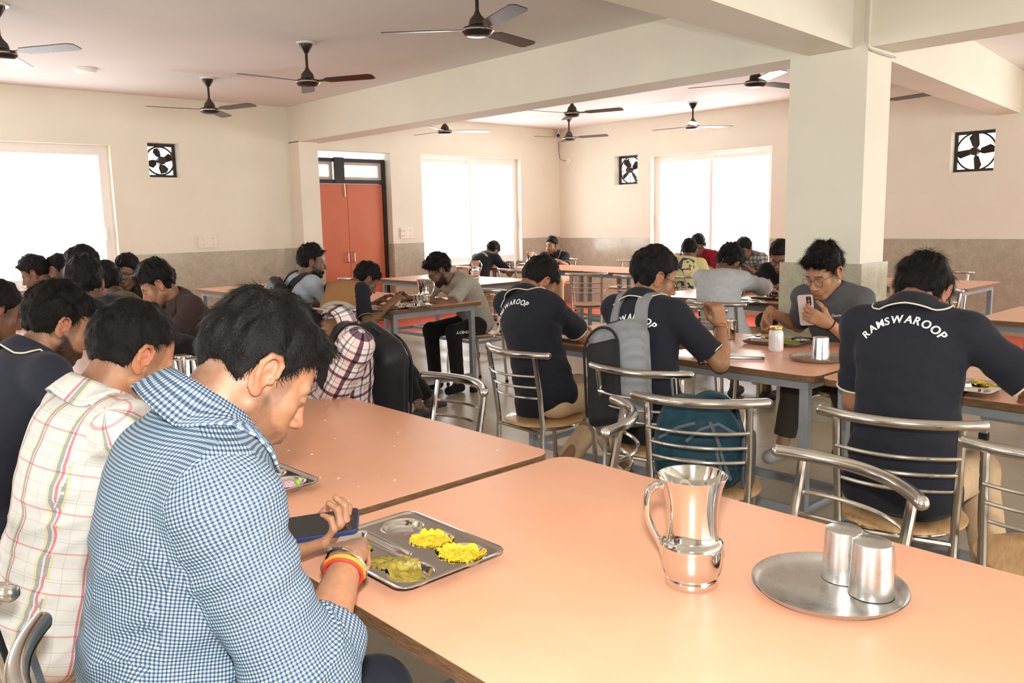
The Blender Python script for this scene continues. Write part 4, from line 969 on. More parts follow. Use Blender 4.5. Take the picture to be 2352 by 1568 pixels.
person('white_plaid',(.42,2.02),ear(343,828,.655,8),(8,-30,0),2,'balding man in a white shirt with pink and grey plaid, beside the gingham shirt',(.36,.17,.085),PLW,DNIM,
  dict(th=.010,top=.004,mess=.004,strands=6000,len=.024,w=.0006,lift=.08,fade=.5,front=(.070,.080)),stub=.55,wL=(.95,2.35,.80),wR=(.86,2.1,.80),sleeve='long',collar=dict(gap=18),res=.006,rh=.003,fine=True,wr=.005,legs=False,na=34)
person('navy_beard',(.40,2.95),ear(156,753,.745,4),(4,-25,0),5,'bearded man in a navy top with a cream-edged collar at the left',LTS,cloth('dark_navy_jersey',rgb(40,42,54)),DNIM,
  dict(th=.014,top=.014,mess=.006,strands=4500,len=.024,fade=.5),beard=.95,wL=(.98,3.25,.80),wR=(.95,2.85,.80),collar=dict(pipe=CREAM,gap=25),res=.007,rh=.0035,fine=True,legs=False,na=34)
person('left_edge',(.42,4.0),H(-12,702,.78),(5,-22,0),0,'man cut by the left edge of the photo, only his face and hair showing',DRK,BLACK,BLACK,dict(th=.014,top=.01,strands=800),res=.012,rh=.005,legs=False)
# the group at the left, beyond
person('back_head',(1.90,4.40),H(193,640,1.25),(72,-8,0),150,'man seen from behind with one ear showing, above the navy bearded man',DRK,BLACK,BLACK,dict(th=.018,top=.016,mess=.006,strands=1500),res=.012,rh=.005,legs=False)
person('olive',(2.0,5.55),H(240,640,1.74),(110,-15,0),165,'man in an olive shirt turned away, behind the dark back of a head',VDR,OLV,BLACK,dict(th=.018,top=.014,strands=800),res=.012,rh=.005,legs=False)
person('tallest',(2.05,6.15),H(188,604,1.76),(150,-10,0),170,'man whose thick black hair stands highest in the left group',DRK,OLV,BLACK,dict(th=.02,top=.02,strands=800),res=.012,rh=.005,legs=False)
person('beard2',(2.05,6.75),H(133,616,1.80),(185,-5,0),180,'bearded man in white facing the camera, second from left against the window',DRK,WS,BLACK,dict(th=.012,top=.012,strands=600),beard=.9,res=.012,rh=.005,fine=True,eyes=1,legs=False)
person('quiff',(1.95,7.35),H(80,620,1.64),(150,-22,0),180,'man in white bending in profile, leftmost head against the bright window',DRK,WS,BLACK,dict(th=.014,top=.02,strands=800,lobes=((.075,0,.085,.04,.055,.025),)),stub=.5,res=.012,rh=.005,fine=True,legs=False)
person('smiler',(2.45,6.52),H(292,618,2.10),(222,-8,0),215,'smiling man in glasses and a dark striped shirt',DRK,STR,BLACK,dict(th=.013,top=.016,strands=900),stub=.3,glasses='black',eyes=1,sleeve='long',res=.010,rh=.004,fine=True,legs=False,collar=dict(gap=28))
person('brown',(2.06,5.08),H(362,643,1.78),(158,-28,0),190,'man in a dark brown shirt leaning to the left of the photo',MED,BR,BLACK,dict(th=.017,top=.018,mess=.008,strands=1500,lobes=((.07,0,.085,.04,.055,.025),)),stub=.5,sleeve='long',res=.009,rh=.004,fine=True,legs=True,collar=dict(gap=25),wL=(1.5,4.85,.80),wR=(1.5,5.3,.80))
# middle tables
person('checked',(1.76,2.97),H(700,762,1.52),(172,-75,0),178,'man in a black and white checked shirt wearing a black backpack, head bowed',MED,PLB,BLACK,
  dict(th=.022,top=.02,mess=.010,strands=4500,len=.032,lift=.35,w=.0007,low=((-.13,-.12),(-.07,-.11),(-.035,-.06),(-.024,.030),(.006,.036),(.012,-.022),(.040,-.022),(.046,.022),(.12,.03))),sleeve='long',wL=(1.45,2.98,.80),wR=(1.42,3.15,.80),pL=(.5,-.3,-1),res=.006,rh=.004,wr=.005,collar=dict(gap=25),ndv=(-.9,0,-.15))
person('grey_pack',(3.08,6.02),H(716,594,3.27),(-22,-4,0),-5,'bearded man in a grey tee shirt with a black backpack, in front of the door',DRK,MGREY,DNIM,dict(th=.014,top=.020,mess=.006,strands=1500,lobes=((.088,0,.082,.035,.05,.022),)),beard=1.0,res=.009,rh=.004,fine=True,eyes=1,wL=(3.62,6.1,.80),wR=(3.60,5.8,.80),cuffc=plain('dark_trim',rgb(60,62,72),.7))
person('banded',(3.02,5.22),H(840,634,3.50),(-12,-38,0),8,'man in a tan, white and grey banded top with navy sleeves, writing over his tray',DRK,BAND,BLACK,dict(th=.014,top=.012,strands=1500),beard=.7,slv=NAVY,kneeL=(3.42,4.98,.52),kneeR=(3.30,4.78,.50),ankL=(3.45,4.72,.10),ankR=at(985,915,z=.08),res=.008,rh=.004,fine=True,wR=(3.52,5.14,.81),wL=(3.62,5.45,.80),pR=(-.1,-.8,-1),ndv=(.75,-.45,.15),nl=.10,cuffc=TANC)
person('grey_tee',(4.60,5.42),H(1008,614,4.25),(152,-30,0),186,'bearded man in glasses, a grey tee and black trousers, arms on the table',DRK,GT,BLACK,dict(th=.020,top=.02,mess=.009,strands=2200,len=.03,lobes=((.07,0,.09,.045,.06,.028),)),beard=1.0,glasses='metal',res=.008,rh=.0035,fine=True,wL=(3.96,5.36,.80),wR=(4.0,5.62,.80),pL=(.2,-.7,-.5),shoe=BLACK,openm=.002)
P18=person('polo_left',(2.85,2.84),ear(1256,652,3.05,-14),(-14,-46,0),2,'man in a navy polo and beige trousers, left of the backpack wearer',MED,hair=dict(th=.012,top=.014,mess=.004,strands=2500,len=.016,fade=.65),stub=.3,res=.006,rh=.0035,fine=True,wR=(3.34,3.12,.80),wL=(3.40,3.22,.80),pR=(.2,-1,-.6),wr=.0035,shoe=(.03,.03,.035),na=42,ankR=(3.05,2.95,.10),ankL=(3.20,2.60,.12),**POLO)
P19=person('polo_mid',(2.80,2.17),ear(1521,642,2.98,-30),(-30,-18,0),-2,'man in a navy polo wearing a grey and black backpack',MED,hair=dict(th=.018,top=.008,mess=.006,strands=4000,len=.022,w=.0006,lift=.1,fade=.25),stub=.5,glasses='metal',res=.006,rh=.0035,fine=True,wR=(3.21,2.07,.925),wL=(3.30,2.35,.80),pR=(0,-1,-1.2),pL=(-.2,1,-.5),wr=.0035,
  handR=dict(f=(.0,.25,1),n=(.3,1,0),curl=(70,75,75,75),thumb=30,tc=50),na=26,ankR=(3.1,2.0,.10),ankL=(3.15,2.3,.10),**POLO)
P26=person('polo_right',(2.68,1.04),ear(2178,680,2.90,2),(2,-45,0),6,'man in a navy polo, back to camera, nearest at the right of the photo',LTS,hair=dict(th=.014,top=.006,mess=.007,strands=6000,len=.030,w=.0006,lift=.18,fade=.2),glasses='black',res=.005,rh=.003,fine=True,
  wR=(3.12,.78,.80),wL=(3.06,1.15,.79),pR=(-.1,-1,-.7),pL=(-.4,.5,-1),wr=.0035,na=30,shw=.162,drop=.012,nl=.035,ankR=(3.05,.85,.10),ankL=(3.2,1.25,.10),bulk=1.03,**POLO)
P25=person('phone_man',(4.42,2.02),ear(1925,628,4.06,172,1),(172,-24,0),184,'man in a charcoal tee and glasses holding up a phone while eating',(.38,.20,.105),CHAR,DOL,dict(th=.017,top=.030,mess=.007,strands=4500,len=.026,w=.0007,lift=.25,fade=.6,flow=(1.0,0,.0),lobes=((.06,0,.095,.05,.06,.03),)),stub=.25,glasses='metal',res=.006,rh=.003,fine=True,
  wL=at(1903,742,x=3.88),wR=at(1768,716,x=4.12),pL=(.3,-.6,-1),pR=(.3,.9,-.7),handL=dict(f=(-.60,.68,.42),n=(.75,.35,.05),curl=(38,42,46,50),thumb=40,tc=15),handR=dict(f=(-.35,.05,-.8),n=(-.3,-.9,.1),curl=(55,60,65,65),thumb=20,tc=45),wr=.004,shoe=(.35,.34,.32),na=24,drop=.03,nl=.045,shw=.152,ankL=(4.1,1.85,.22),ankR=(3.95,2.15,.22),openm=.0028)
P20=person('pale_grey',(5.20,3.30),H(1674,598,5.44),(-6,-42,0),4,'man in a long pale grey shirt with rolled sleeves, back to the camera',DRK,LG,TANC,dict(th=.021,top=.020,mess=.010,strands=1800,len=.028),beard=.6,sleeve='rolled',res=.008,rh=.004,wR=(6.02,3.35,.80),wL=(5.9,3.75,.80),pR=(.1,-1,-.3),wr=.004,na=44)
P21=person('yellow',(7.25,5.15),H(1583,570,7.48),(25,-15,0),8,'man in a pale yellow tee with a dark print on the back',DRK,YEL,BLACK,dict(th=.009,top=.010,strands=500),res=.010,rh=.005)
person('red',(9.0,6.0),H(1604,558,8.82),(203,-30,0),190,'man in a red shirt and glasses facing the camera in front of the window',DRK,RED,BLACK,dict(th=.013,top=.018,strands=500),glasses='metal',res=.012,rh=.0055,fine=True,legs=False,sleeve='long')
person('grey_plaid_man',(8.95,5.30),H(1709,566,8.62),(185,-32,0),185,'man in a grey plaid shirt with his head bowed in front of the window',DRK,PLG,BLACK,dict(th=.013,top=.014,strands=500),res=.012,rh=.0055,fine=True,legs=False)
person('black_tee',(6.82,3.62),H(1793,582,6.50),(192,-28,0),188,'man in glasses and a black tee, half hidden by the square column',DRK,BLACK,DOL,dict(th=.014,top=.018,strands=800),stub=.6,glasses='black',res=.010,rh=.0045,fine=True,wL=(6.3,3.4,.80),wR=(6.1,3.75,.80))
P16=person('polo_far',(7.22,8.45),H(1131,572,7.60),(0,-45,0),8,'man in a navy polo hunched over the corner table by the back window',DRK,hair=dict(th=.014,top=.014,strands=500),res=.010,rh=.005,wR=(7.85,8.35,.80),wL=(7.9,8.7,.80),na=46,**POLO)
P17=person('polo_corner',(9.10,8.72),H(1267,560,8.97),(190,0,0),205,'man in a navy polo sitting upright in the corner of the room',MED,hair=dict(th=.013,top=.018,strands=600),beard=.7,eyes=1,res=.010,rh=.0045,fine=True,wL=(8.72,8.35,.80),wR=(8.6,8.85,.80),na=12,**POLO)
for P,(s,r,dr,sq) in {'polo_right':(.038,.145,.055,.90),'polo_mid':(.042,.145,.11,.88),'polo_left':(.040,.145,.06,.88),'polo_far':(.040,.125,.085,.88)}.items():
    lettering(PEOPLE[P],'RAMSWAROOP',s,r,dr,WHITE,PEOPLE[P]['body'],squeeze=sq,cx={'polo_left':-.035}.get(P,0))

lettering(PEOPLE['phone_man'],'Google Cloud',.024,1,.112,WHITE,PEOPLE['phone_man']['body'],arc=False,side='front',cx=.10,bold=.01)
_P=PEOPLE['grey_tee']; _k=_P['kn']['L']; _b=BVHTree.FromPolygons(_P['trV'].tolist(),_P['trQ'].tolist())
_ez=nrm(np.array([.75,.66,-.1])); _ex=nrm(np.cross(_ez,np.array([0,0,1.]))); _m=(_k+_P['pel'])/2*1.0
lettering(_P,'TRENDY',.032,1,0,WHITE,_P['body'],arc=False,bvh=_b,frame=(_m+np.array([-.02,-.06,-.02]),-_ex*1.0,np.array([0,0,-1.]),_ez))
# dark print on the back of the yellow tee, round badge on the corner polo
def drape(P,poly,mat,name,frame,n=26):
    o,ex,ey,ez=frame; bvh=BVHTree.FromPolygons(P['shV'].tolist(),P['shQ'].tolist()); bm=bmesh.new()
    for pl in poly:
        vs=[bm.verts.new((x,y,0)) for x,y in pl]; bm.faces.new(vs)
    bmesh.ops.triangulate(bm,faces=bm.faces)
    for _ in range(2): bmesh.ops.subdivide_edges(bm,edges=bm.edges[:],cuts=1,use_grid_fill=False)
    bmesh.ops.triangulate(bm,faces=bm.faces)
    for v in bm.verts:
        p=o+ex*v.co.x+ey*v.co.y; h=bvh.ray_cast(Vector(p-ez*.3),Vector(ez),.6); v.co=(h[0]-Vector(ez)*.002 if h[0] else Vector(p-ez*.1))-Vector(P['org'])
    me=bpy.data.meshes.new(name); bm.to_mesh(me); bm.free(); me.materials.append(mat); return obj(name,me,P['body'])
f,l,a=P21['M2']; DPR=cloth('dark_print',rgb(66,68,84))
drape(P21,[[(-.16,-.20),(-.12,-.06),(-.09,-.03),(-.05,-.08),(-.06,-.2)],[(.0,-.13),(.02,.02),(.14,.02),(.16,-.10),(.10,-.2),(.05,-.15)],[(-.02,-.3),(.16,-.3),(.16,-.22),(.03,-.24)],[(-.17,-.38),(-.02,-.36),(.14,-.36),(.14,-.33),(-.16,-.33)]],DPR,'back_print',(P21['c7']-a*.1,-l,a,f))
f,l,a=P17['M2']
drape(P17,[[(.022*math.cos(t),.022*math.sin(t)) for t in np.linspace(0,2*PI,17)[:-1]]],WHITE,'chest_badge',(P17['c7']-a*.19+l*.08,l,a,-f))
# ---------------- tableware ----------------
def sst(name,rough,c=(.78,.76,.73),br=0):
    if name in MATS: return MATS[name]
    t=NT(name); t.inp('Metallic',1.0); t.inp('Base Color',c+(1,)); v=t.coord()
    if br: n=t.noise(v,22,4,.6); t.L(t.ramp(n,[(.3,(rough*.7,)*3),(.7,(rough*1.4,)*3)]),t.b.inputs['Roughness'])
    else: t.inp('Roughness',rough)
    MATS[name]=t.m; return t.m
MIR=sst('mirror_steel',.07); SAT=sst('satin_steel',.30,(.66,.65,.63),1); TRS=sst('tray_steel',.13,(.70,.68,.64))
def sm01(x): x=np.clip(x,0,1); return x*x*(3-2*x)
LR,WR=.163,.128
def tray_z(a,b):
    """height of the pressed tray at (a along, b across)"""
    q=np.maximum(np.abs(a)-(LR-.028),0)**2+np.maximum(np.abs(b)-(WR-.028),0)**2
    edge=np.sqrt(q)-.028+np.minimum(np.maximum(np.abs(a)-(LR-.028),np.abs(b)-(WR-.028)),0)
    z=.019+.004*sm01((edge+.012)/.010)
    def dip(d,dep): return -dep*sm01(-d/.012)
    for ca in (.100,.0,-.100): z=z+dip(np.sqrt((a-ca)**2+(b-.062)**2)-.047,.016)
    z=z+dip(np.sqrt((a-.100)**2+(b+.062)**2)-.045,.016)
    qa=np.maximum(np.abs(a+.052)-.075,0);qb=np.maximum(np.abs(b+.060)-.036,0); z=z+dip(np.sqrt(qa**2+qb**2)-.018,.015)
    return z,edge
def make_tray():
    na,nb=96,76; A_,B_=np.meshgrid(np.linspace(-1,1,na),np.linspace(-1,1,nb),indexing='ij')
    # squircle map so that the border follows the rounded corner
    c=.028; a=A_*LR; b=B_*WR; ix=np.abs(a)-(LR-c); iy=np.abs(b)-(WR-c); m=(ix>0)&(iy>0); r=np.sqrt(ix**2+iy**2); mx=np.maximum(ix,iy); k=np.where(m,mx/np.maximum(r,1e-9),1)
    a=np.where(m,np.sign(a)*((LR-c)+ix*k),a); b=np.where(m,np.sign(b)*((WR-c)+iy*k),b)
    z,_=tray_z(a,b); V=np.stack([a.ravel(),b.ravel(),z.ravel()],1); V2=V.copy(); V2[:,2]-=.0012; i=np.arange(na*nb).reshape(na,nb)
    F=np.stack([i[:-1,:-1],i[1:,:-1],i[1:,1:],i[:-1,1:]],-1).reshape(-1,4); n=len(V); F2=F[:,::-1]+n
    e=[i[:,0],i[-1,:],i[::-1,-1],i[0,::-1]]; S_=[]
    for q in e:
        for u_,v_ in zip(q[:-1],q[1:]): S_.append((v_,u_,u_+n,v_+n))
    return npmesh('tray',np.concatenate([V,V2]),np.concatenate([F,F2,np.array(S_)]),TRS)
TRAYM=make_tray()
def blob(name,px,py,rx,ry,h,base,mat,seed,label,cat,loc,rz,rough=.5,drop=0):
    """uneven heap of food, laid inside a tray"""
    n=44; g=np.linspace(-1,1,n); X,Y=np.meshgrid(g,g,indexing='ij'); P=np.stack([X.ravel()*2.2+seed,Y.ravel()*2.2,np.full(n*n,seed)],1)
    r=np.sqrt(X**2+Y**2).ravel()+.22*fbm(P*1.6,2); z=h*np.sqrt(np.clip(1-r*r,0,1))*(1+rough*fbm(P*4,2))+.0; keep=(r<1.0).reshape(n,n)
    a=px+X.ravel()*rx; b=py+Y.ravel()*ry; zz=tray_z(a,b)[0]+z+.0008-(r>.97)*.002
    V=np.stack([a,b,zz],1); i=np.arange(n*n).reshape(n,n); F=np.stack([i[:-1,:-1],i[1:,:-1],i[1:,1:],i[:-1,1:]],-1); kk=keep[:-1,:-1]&keep[1:,:-1]&keep[1:,1:]&keep[:-1,1:]; F=F[kk]
    if len(F)==0: return
    u_=np.unique(F); mp=-np.ones(n*n,int); mp[u_]=np.arange(len(u_))
    o=obj(name,npmesh(name,V[u_],mp[F],mat),None,loc,label,cat,kind='stuff'); o.rotation_euler=(0,0,rz); return o
RICE=plain('turmeric_rice',rgb(238,196,40),.7,var=.25,vs=90,bump=1.0,bs=260); CUR=plain('curry_remains',rgb(150,132,52),.35,var=.5,vs=55,bump=.8,bs=120); ONI=plain('onion',rgb(214,180,200),.4,var=.15,vs=60); LIME=plain('lime',rgb(160,196,60),.5); SALAD=plain('greens',rgb(120,130,40),.5,var=.4,vs=60)
def tray(px,py,rz,label,z=ZT,xy=None):
    p=at(px,py,z=z+.02) if xy is None else (xy[0],xy[1],0); o=obj('compartment_tray',TRAYM,None,(p[0],p[1],z),label,'tray'); o.rotation_euler=(0,0,rz); return (p[0],p[1],z),rz
c0=at(715,1240,z=.785);c1=at(1155,1257,z=.785);c2=at(955,1166,z=.785);c3=at(912,1360,z=.785); cc_=(c0+c1+c2+c3)/4
L1,R1=tray(0,0,PI/2,'steel compartment tray with yellow rice in front of the gingham shirt man',xy=cc_)
# local a -> world +y, local b -> world -x after the turn, so mirror the layout
R1=-PI/2; bpy.data.objects['compartment_tray'].rotation_euler=(0,0,R1)
blob('rice',.0,.062,.046,.044,.012,0,RICE,1.0,'heap of yellow rice in the middle round bowl of the nearest tray','rice',L1,R1)
blob('rice',.098,.058,.050,.046,.011,0,RICE,2.3,'heap of yellow rice in the far right bowl of the nearest tray','rice',L1,R1)
blob('curry',.045,-.060,.085,.040,.006,0,CUR,3.1,'olive curry remains smeared in the large compartment of the nearest tray','curry',L1,R1,.9)
blob('curry',-.100,-.058,.036,.036,.005,0,CUR,4.4,'greenish curry remains in the small bowl of the nearest tray near the hand','curry',L1,R1,.9)
blob('onion',-.078,.058,.010,.008,.006,0,plain('red_onion',rgb(196,60,140),.4),5.0,'small piece of red onion in the otherwise empty bowl of the nearest tray','onion',L1,R1)
c=at(735,1100,z=.785); L2,R2=tray(0,0,-PI/2+.03,'steel compartment tray in front of the man in the white plaid shirt, holding sliced onion',xy=(c[0]-.125,c[1]+.158))
blob('onion',.098,.060,.036,.030,.010,0,ONI,1.7,'sliced pink onion in the tray of the man in the white plaid shirt','onion',L2,R2,1.2)
blob('curry',.03,-.05,.06,.03,.006,0,plain('orange_curry',rgb(206,140,40),.4,var=.3,vs=50),2.2,'orange curry in the tray of the man in the white plaid shirt','curry',L2,R2,.8)
blob('curry',.0,.060,.034,.030,.005,0,plain('orange_curry',rgb(206,140,40),.4),3.2,'thin orange gravy in the middle bowl of the white plaid man\'s tray','curry',L2,R2,.8)
lm=MB().ball((.118,.082,.014),.011,12,8,(1,.6,1)).build('lime_wedge',LIME,None,loc=L2,label='small green lime wedge beside the onion in the second tray',cat='lime'); lm.rotation_euler=(0,0,R2)
L3,R3=tray(1785,779,-PI/2+.1,'steel compartment tray of the phone holding man, behind the white jar'); blob('rice',-.03,.055,.06,.046,.024,0,plain('biryani',rgb(206,158,70),.7,var=.3,vs=90,bump=1,bs=200),1.2,'heap of rice in the tray of the phone holding man','rice',L3,R3); blob('curry',.08,-.05,.06,.04,.016,0,SALAD,2.9,'green vegetables in the tray of the phone holding man','curry',L3,R3)
L4,R4=tray(2190,880,-PI/2,'steel compartment tray past the right side of the nearest navy polo man'); blob('curry',.09,.058,.05,.045,.018,0,plain('mixed_veg',rgb(190,160,40),.5,var=.4,vs=60),4.1,'yellow green vegetables in the tray beside the nearest navy polo man','curry',L4,R4)
for x,y,lb in((1322,771,'steel tray on the white jar table in front of the leftmost navy polo man'),(872,706,'tray under the hands of the man in the banded top'),(945,700,'tray in front of the man in the grey tee'),(1694,690,'tray with food in front of the man in the long pale grey shirt'),(1776,681,'tray in front of the man in the black tee, beside the column'),(1180,606,'tray of the hunched man at the corner table')):
    l_,r_=tray(x,y,-PI/2,lb)
    if x in(1694,1322,872,1776): blob('curry' if x!=872 else 'rice',.0,.06,.05,.045,.012,0,SALAD if x!=872 else RICE,x*.01,'food heaped in the '+lb.split(' in front')[0].split(' under')[0]+(' of the pale grey shirt man' if x==1694 else ' of the leftmost polo man' if x==1322 else ' of the banded top man' if x==872 else ' of the black tee man'),'food',l_,r_)
# jugs
def make_jug():
    e=empty('water_jug',(0,0,0)); e.scale=(.9,.9,.9); pr=[(.0001,.002),(.050,0),(.0525,.003),(.0525,.017),(.0505,.020),(.0515,.024),(.056,.032),(.059,.048),(.0595,.068),(.0605,.076),(.0625,.083),(.0615,.090),(.056,.095),(.0525,.100),(.0508,.115),(.0500,.135),(.0508,.160),(.054,.182),(.060,.205),(.0675,.224),(.0685,.226),(.0665,.2255),(.059,.205),(.053,.182),(.0495,.160),(.049,.135),(.050,.10),(.052,.03),(.0001,.018)]
    b=MB().lathe(pr,48).build('body',MIR,e,smooth=50)
    h=[(-.060,0,.205),(-.078,0,.206),(-.094,0,.192),(-.100,0,.168),(-.097,0,.142),(-.086,0,.118),(-.072,0,.096),(-.062,0,.076),(-.058,0,.062)]
    from_=[];
    P_=[Vector((-.052+(p[0]+.052)*.82,p[1],p[2])) for p in h]; sm=[]
    for i in range(len(P_)-1):
        for t in(0,.25,.5,.75):
            a,b_,c_,d=P_[max(i-1,0)],P_[i],P_[i+1],P_[min(i+2,len(P_)-1)]; sm.append(.5*((2*b_)+(c_-a)*t+(2*a-5*b_+4*c_-d)*t*t+(3*b_-a-3*c_+d)*t**3))
    sm.append(P_[-1]); m=MB().tube(sm,.0062,12,rs=[.0085-.003*i/len(sm) for i in range(len(sm))]); m.v=[(x,y*1.35,z) for x,y,z in m.v]; m.build('handle',MIR,e)
    return e
J0=make_jug(); jl=[((1588,1338),ZT,-.75+PI*0,'shiny steel water jug standing alone on the foreground table'),((975,700),ZT,2.4,'steel jug on the table between the banded top and grey tee men'),((1092,640),ZT,2.0,'steel jug on the shiny table in front of the back window'),((1218,612),ZT,2.6,'steel jug on the corner table between the two navy polo men'),((1557,619),ZT,2,'steel jug beside the man in the pale yellow tee')]
for i,(p,z,a,lb) in enumerate(jl):
    q=at(*p,z=z)
    if i==0: J0.location=(q[0],q[1],z); J0.rotation_euler=(0,0,a); J0['label']=lb; J0['category']='jug'
    else: copytree(J0,None,lb,None,(q[0],q[1],z),a)
def tumbler(px,py,z,label,up=False,xyz=None,mat=SAT,s=1.0,r=None):
    pr=[(.0001,.100),(.030,.100),(.0335,.098),(.0345,.094),(.0385,.004),(.0395,.0),(.038,.001),(.0335,.090),(.0001,.094)]
    if up: pr=[(r_,.10-z_) for r_,z_ in pr]
    pr=[(r_*s,z_*s) for r_,z_ in pr]; q=at(px,py,z=z) if xyz is None else xyz
    return MB().lathe(pr,32).build('steel_tumbler',mat,smooth=40,loc=(q[0],q[1],z if xyz is None else xyz[2]),label=label,cat='tumbler')
def plate(px,py,R,label,z=ZT):
    q=at(px,py,z=z+.008); pr=[(.0001,.001),(R*.86,.001),(R*.93,.008),(R*.985,.016),(R,.0165),(R*.99,.0155),(R*.93,.0055),(R*.86,0),(.0001,0)]
    MB().lathe(pr,56).build('steel_plate',SAT,smooth=50,loc=(q[0],q[1],z),label=label,cat='plate'); return q
plate(1903,1345,.131,'round steel plate on the foreground table holding two upturned tumblers')
tumbler(1935,1325,ZT+.002,'upturned steel tumbler on the foreground plate, the farther of two',s=.94); tumbler(2000,1362,ZT+.002,'upturned steel tumbler on the foreground plate, the nearer of two',s=.96)
plate(1878,822,.125,'round steel plate beside the white jar with one upturned tumbler'); tumbler(1884,823,ZT+.002,'upturned steel tumbler on the plate in front of the phone holding man',s=1.0)
tumbler(1674,778,ZT,'steel tumbler held beside the fist of the man with the grey backpack',up=True,mat=MIR)
tumbler(962,706,ZT,'steel tumbler standing in front of the jug on the table with the banded top man',up=True,mat=MIR); tumbler(977,700,ZT,'second steel tumbler half hidden beside the jug on the table with the banded top man',up=True,mat=MIR)
tumbler(1178,616,ZT,'small steel tumbler on the corner table before the hunched polo man',up=True)
for x,y,lb in((404,878,'left upturned steel tumbler behind the collar of the gingham shirt'),(425,868,'middle upturned steel tumbler behind the collar of the gingham shirt'),(447,876,'right upturned steel tumbler behind the collar of the gingham shirt')): tumbler(x,y,ZT,lb,mat=MIR)
b_=at(458,846,z=ZT); MB().lathe([(.0001,.0),(.03,0),(.034,.004),(.055,.05),(.057,.052),(.054,.05),(.033,.006),(.0001,.004)],28).build('steel_bowl',MIR,smooth=40,loc=(b_[0],b_[1],ZT),label='small open steel bowl between the balding man and the gingham man heads',cat='bowl')
# pots on the left table
POT=sst('pot_steel',.18,(.66,.64,.60))
def pot(px,py,r,h,label,z=ZT,lid=False):
    q=at(px,py,z=z); e=MB().lathe([(.0001,0),(r*.96,0),(r,.008),(r,h-.006),(r*1.04,h),(r*1.04,h+.003),(r*.98,h),(r*.97,.01),(.0001,.006)],30).build('steel_pot',POT,smooth=40,loc=(q[0],q[1],z),label=label,cat='pot'); return e
pot(44,742,.095,.085,'wide steel pot on the table at the far left of the photo')
tumbler(34,0,0,'steel tumbler standing on the wide pot at the far left',up=True,xyz=(at(30,742,z=ZT)[0],at(30,742,z=ZT)[1],ZT+.088),mat=MIR,s=1.15)
q=at(56,742,z=ZT); MB().lathe([(.0001,0),(.036,0),(.038,.004),(.038,.058),(.035,.062),(.0001,.062)],24).build('plastic_tub',plain('white_tub',rgb(226,226,222),.4),loc=(q[0],q[1],ZT+.088),label='small white tub with a yellow rimmed lid on the wide steel pot',cat='tub')
plate(10,752,.12,'steel plate at the far left edge beside the wide pot')
# white jar with a golden lid
q=at(1782,806,z=ZT); J=empty('glass_jar',(q[0],q[1],ZT),0,'white filled glass jar with a golden lid on the table','jar')
MB().lathe([(.0001,0),(.030,0),(.0345,.005),(.0355,.012),(.0355,.085),(.032,.097),(.027,.104),(.027,.108),(.0001,.108)],32).build('body',plain('milky_glass',rgb(232,232,236),.12,coat=1),J)
MB().lathe([(.0001,.106),(.0305,.106),(.0315,.109),(.0315,.118),(.030,.121),(.0001,.1215)],32).build('lid',plain('gold_lid',rgb(206,170,80),.3,.8),J)
# phones
PBLK=plain('phone_glass_black',(.008,.008,.010,1),.06,coat=1); PBLU=plain('phone_case_navy',rgb(36,52,92),.5)
def phone(name,M,w,h,d,cm,sm,label,screen_up=True,cam_=False):
    e=empty(name,(0,0,0),0,label,'phone'); e.matrix_world=M
    MB().prism(rrect(-w/2,w/2,-h/2,h/2,.011),-d/2,d/2).build('case',cm,e,smooth=0,bevel=.0015)
    MB().prism(rrect(-w/2+.003,w/2-.003,-h/2+.003,h/2-.003,.009),d/2,d/2+.0006).build('screen',sm,e,smooth=0)
    if cam_: 
        c=MB().prism(rrect(-w/2+.007,-w/2+.030,h/2-.052,h/2-.008,.005),-d/2-.0022,-d/2+.0005).build('camera_block',PBLK,e,smooth=0)
        for z in(-.015,-.030,-.045): MB().lathe([(.0001,0),(.006,0),(.0065,.001),(.0001,.001)],16).xf(Matrix.Translation((-w/2+.0185,h/2+z,-d/2-.0035))).build('lens',MIR,c)
        MB().tube([(.017*math.cos(t),-.02+.017*math.sin(t),-d/2-.002) for t in np.linspace(0,2*PI,25)[:-1]],.004,8,closed=True).build('ring_holder',plain('pale_ring',rgb(214,206,204),.4),e)
    return e
def frm(o,x,y,z):
    M=Matrix.Identity(4)
    for i,a in enumerate((x,y,z)):
        for j in range(3): M[j][i]=a[j]
    for j in range(3): M[j][3]=o[j]
    return M
PG=PEOPLE['gingham']; hd=PG['wr']['L']; y_=nrm(np.array([.80,-.60,.10])); z_=nrm(np.array([-.25,-.12,1.])); x_=np.cross(y_,z_); z_=np.cross(x_,y_)
phone('mobile_phone',frm(hd+np.array([.045,-.030,.045]),x_,y_,z_),.078,.165,.010,PBLU,PBLK,'black phone in a navy case held in the left hand of the gingham shirt man')
PH=PEOPLE['phone_man']; o_=at(1852,712,x=3.84); z_=nrm(np.array([.95,.20,.12])); y_=nrm(np.array([.0,.10,1.])-z_*(z_@np.array([0,.1,1.]))); x_=np.cross(y_,z_)
phone('mobile_phone',frm(o_,x_,y_,z_),.074,.155,.009,plain('rose_grey_phone',rgb(206,190,184),.3),PBLK,'pale rose phone with a ring holder held up by the man in charcoal',cam_=True)
q=at(1712,816,z=ZT+.01); phone('mobile_phone',frm((q[0],q[1],ZT+.0065),(math.cos(.55),math.sin(.55),0),(-math.sin(.55),math.cos(.55),0),(0,0,1)),.085,.17,.012,PBLK,plain('white_paper',rgb(240,240,236),.35),'black tablet-like phone lying on the table beside the white jar')
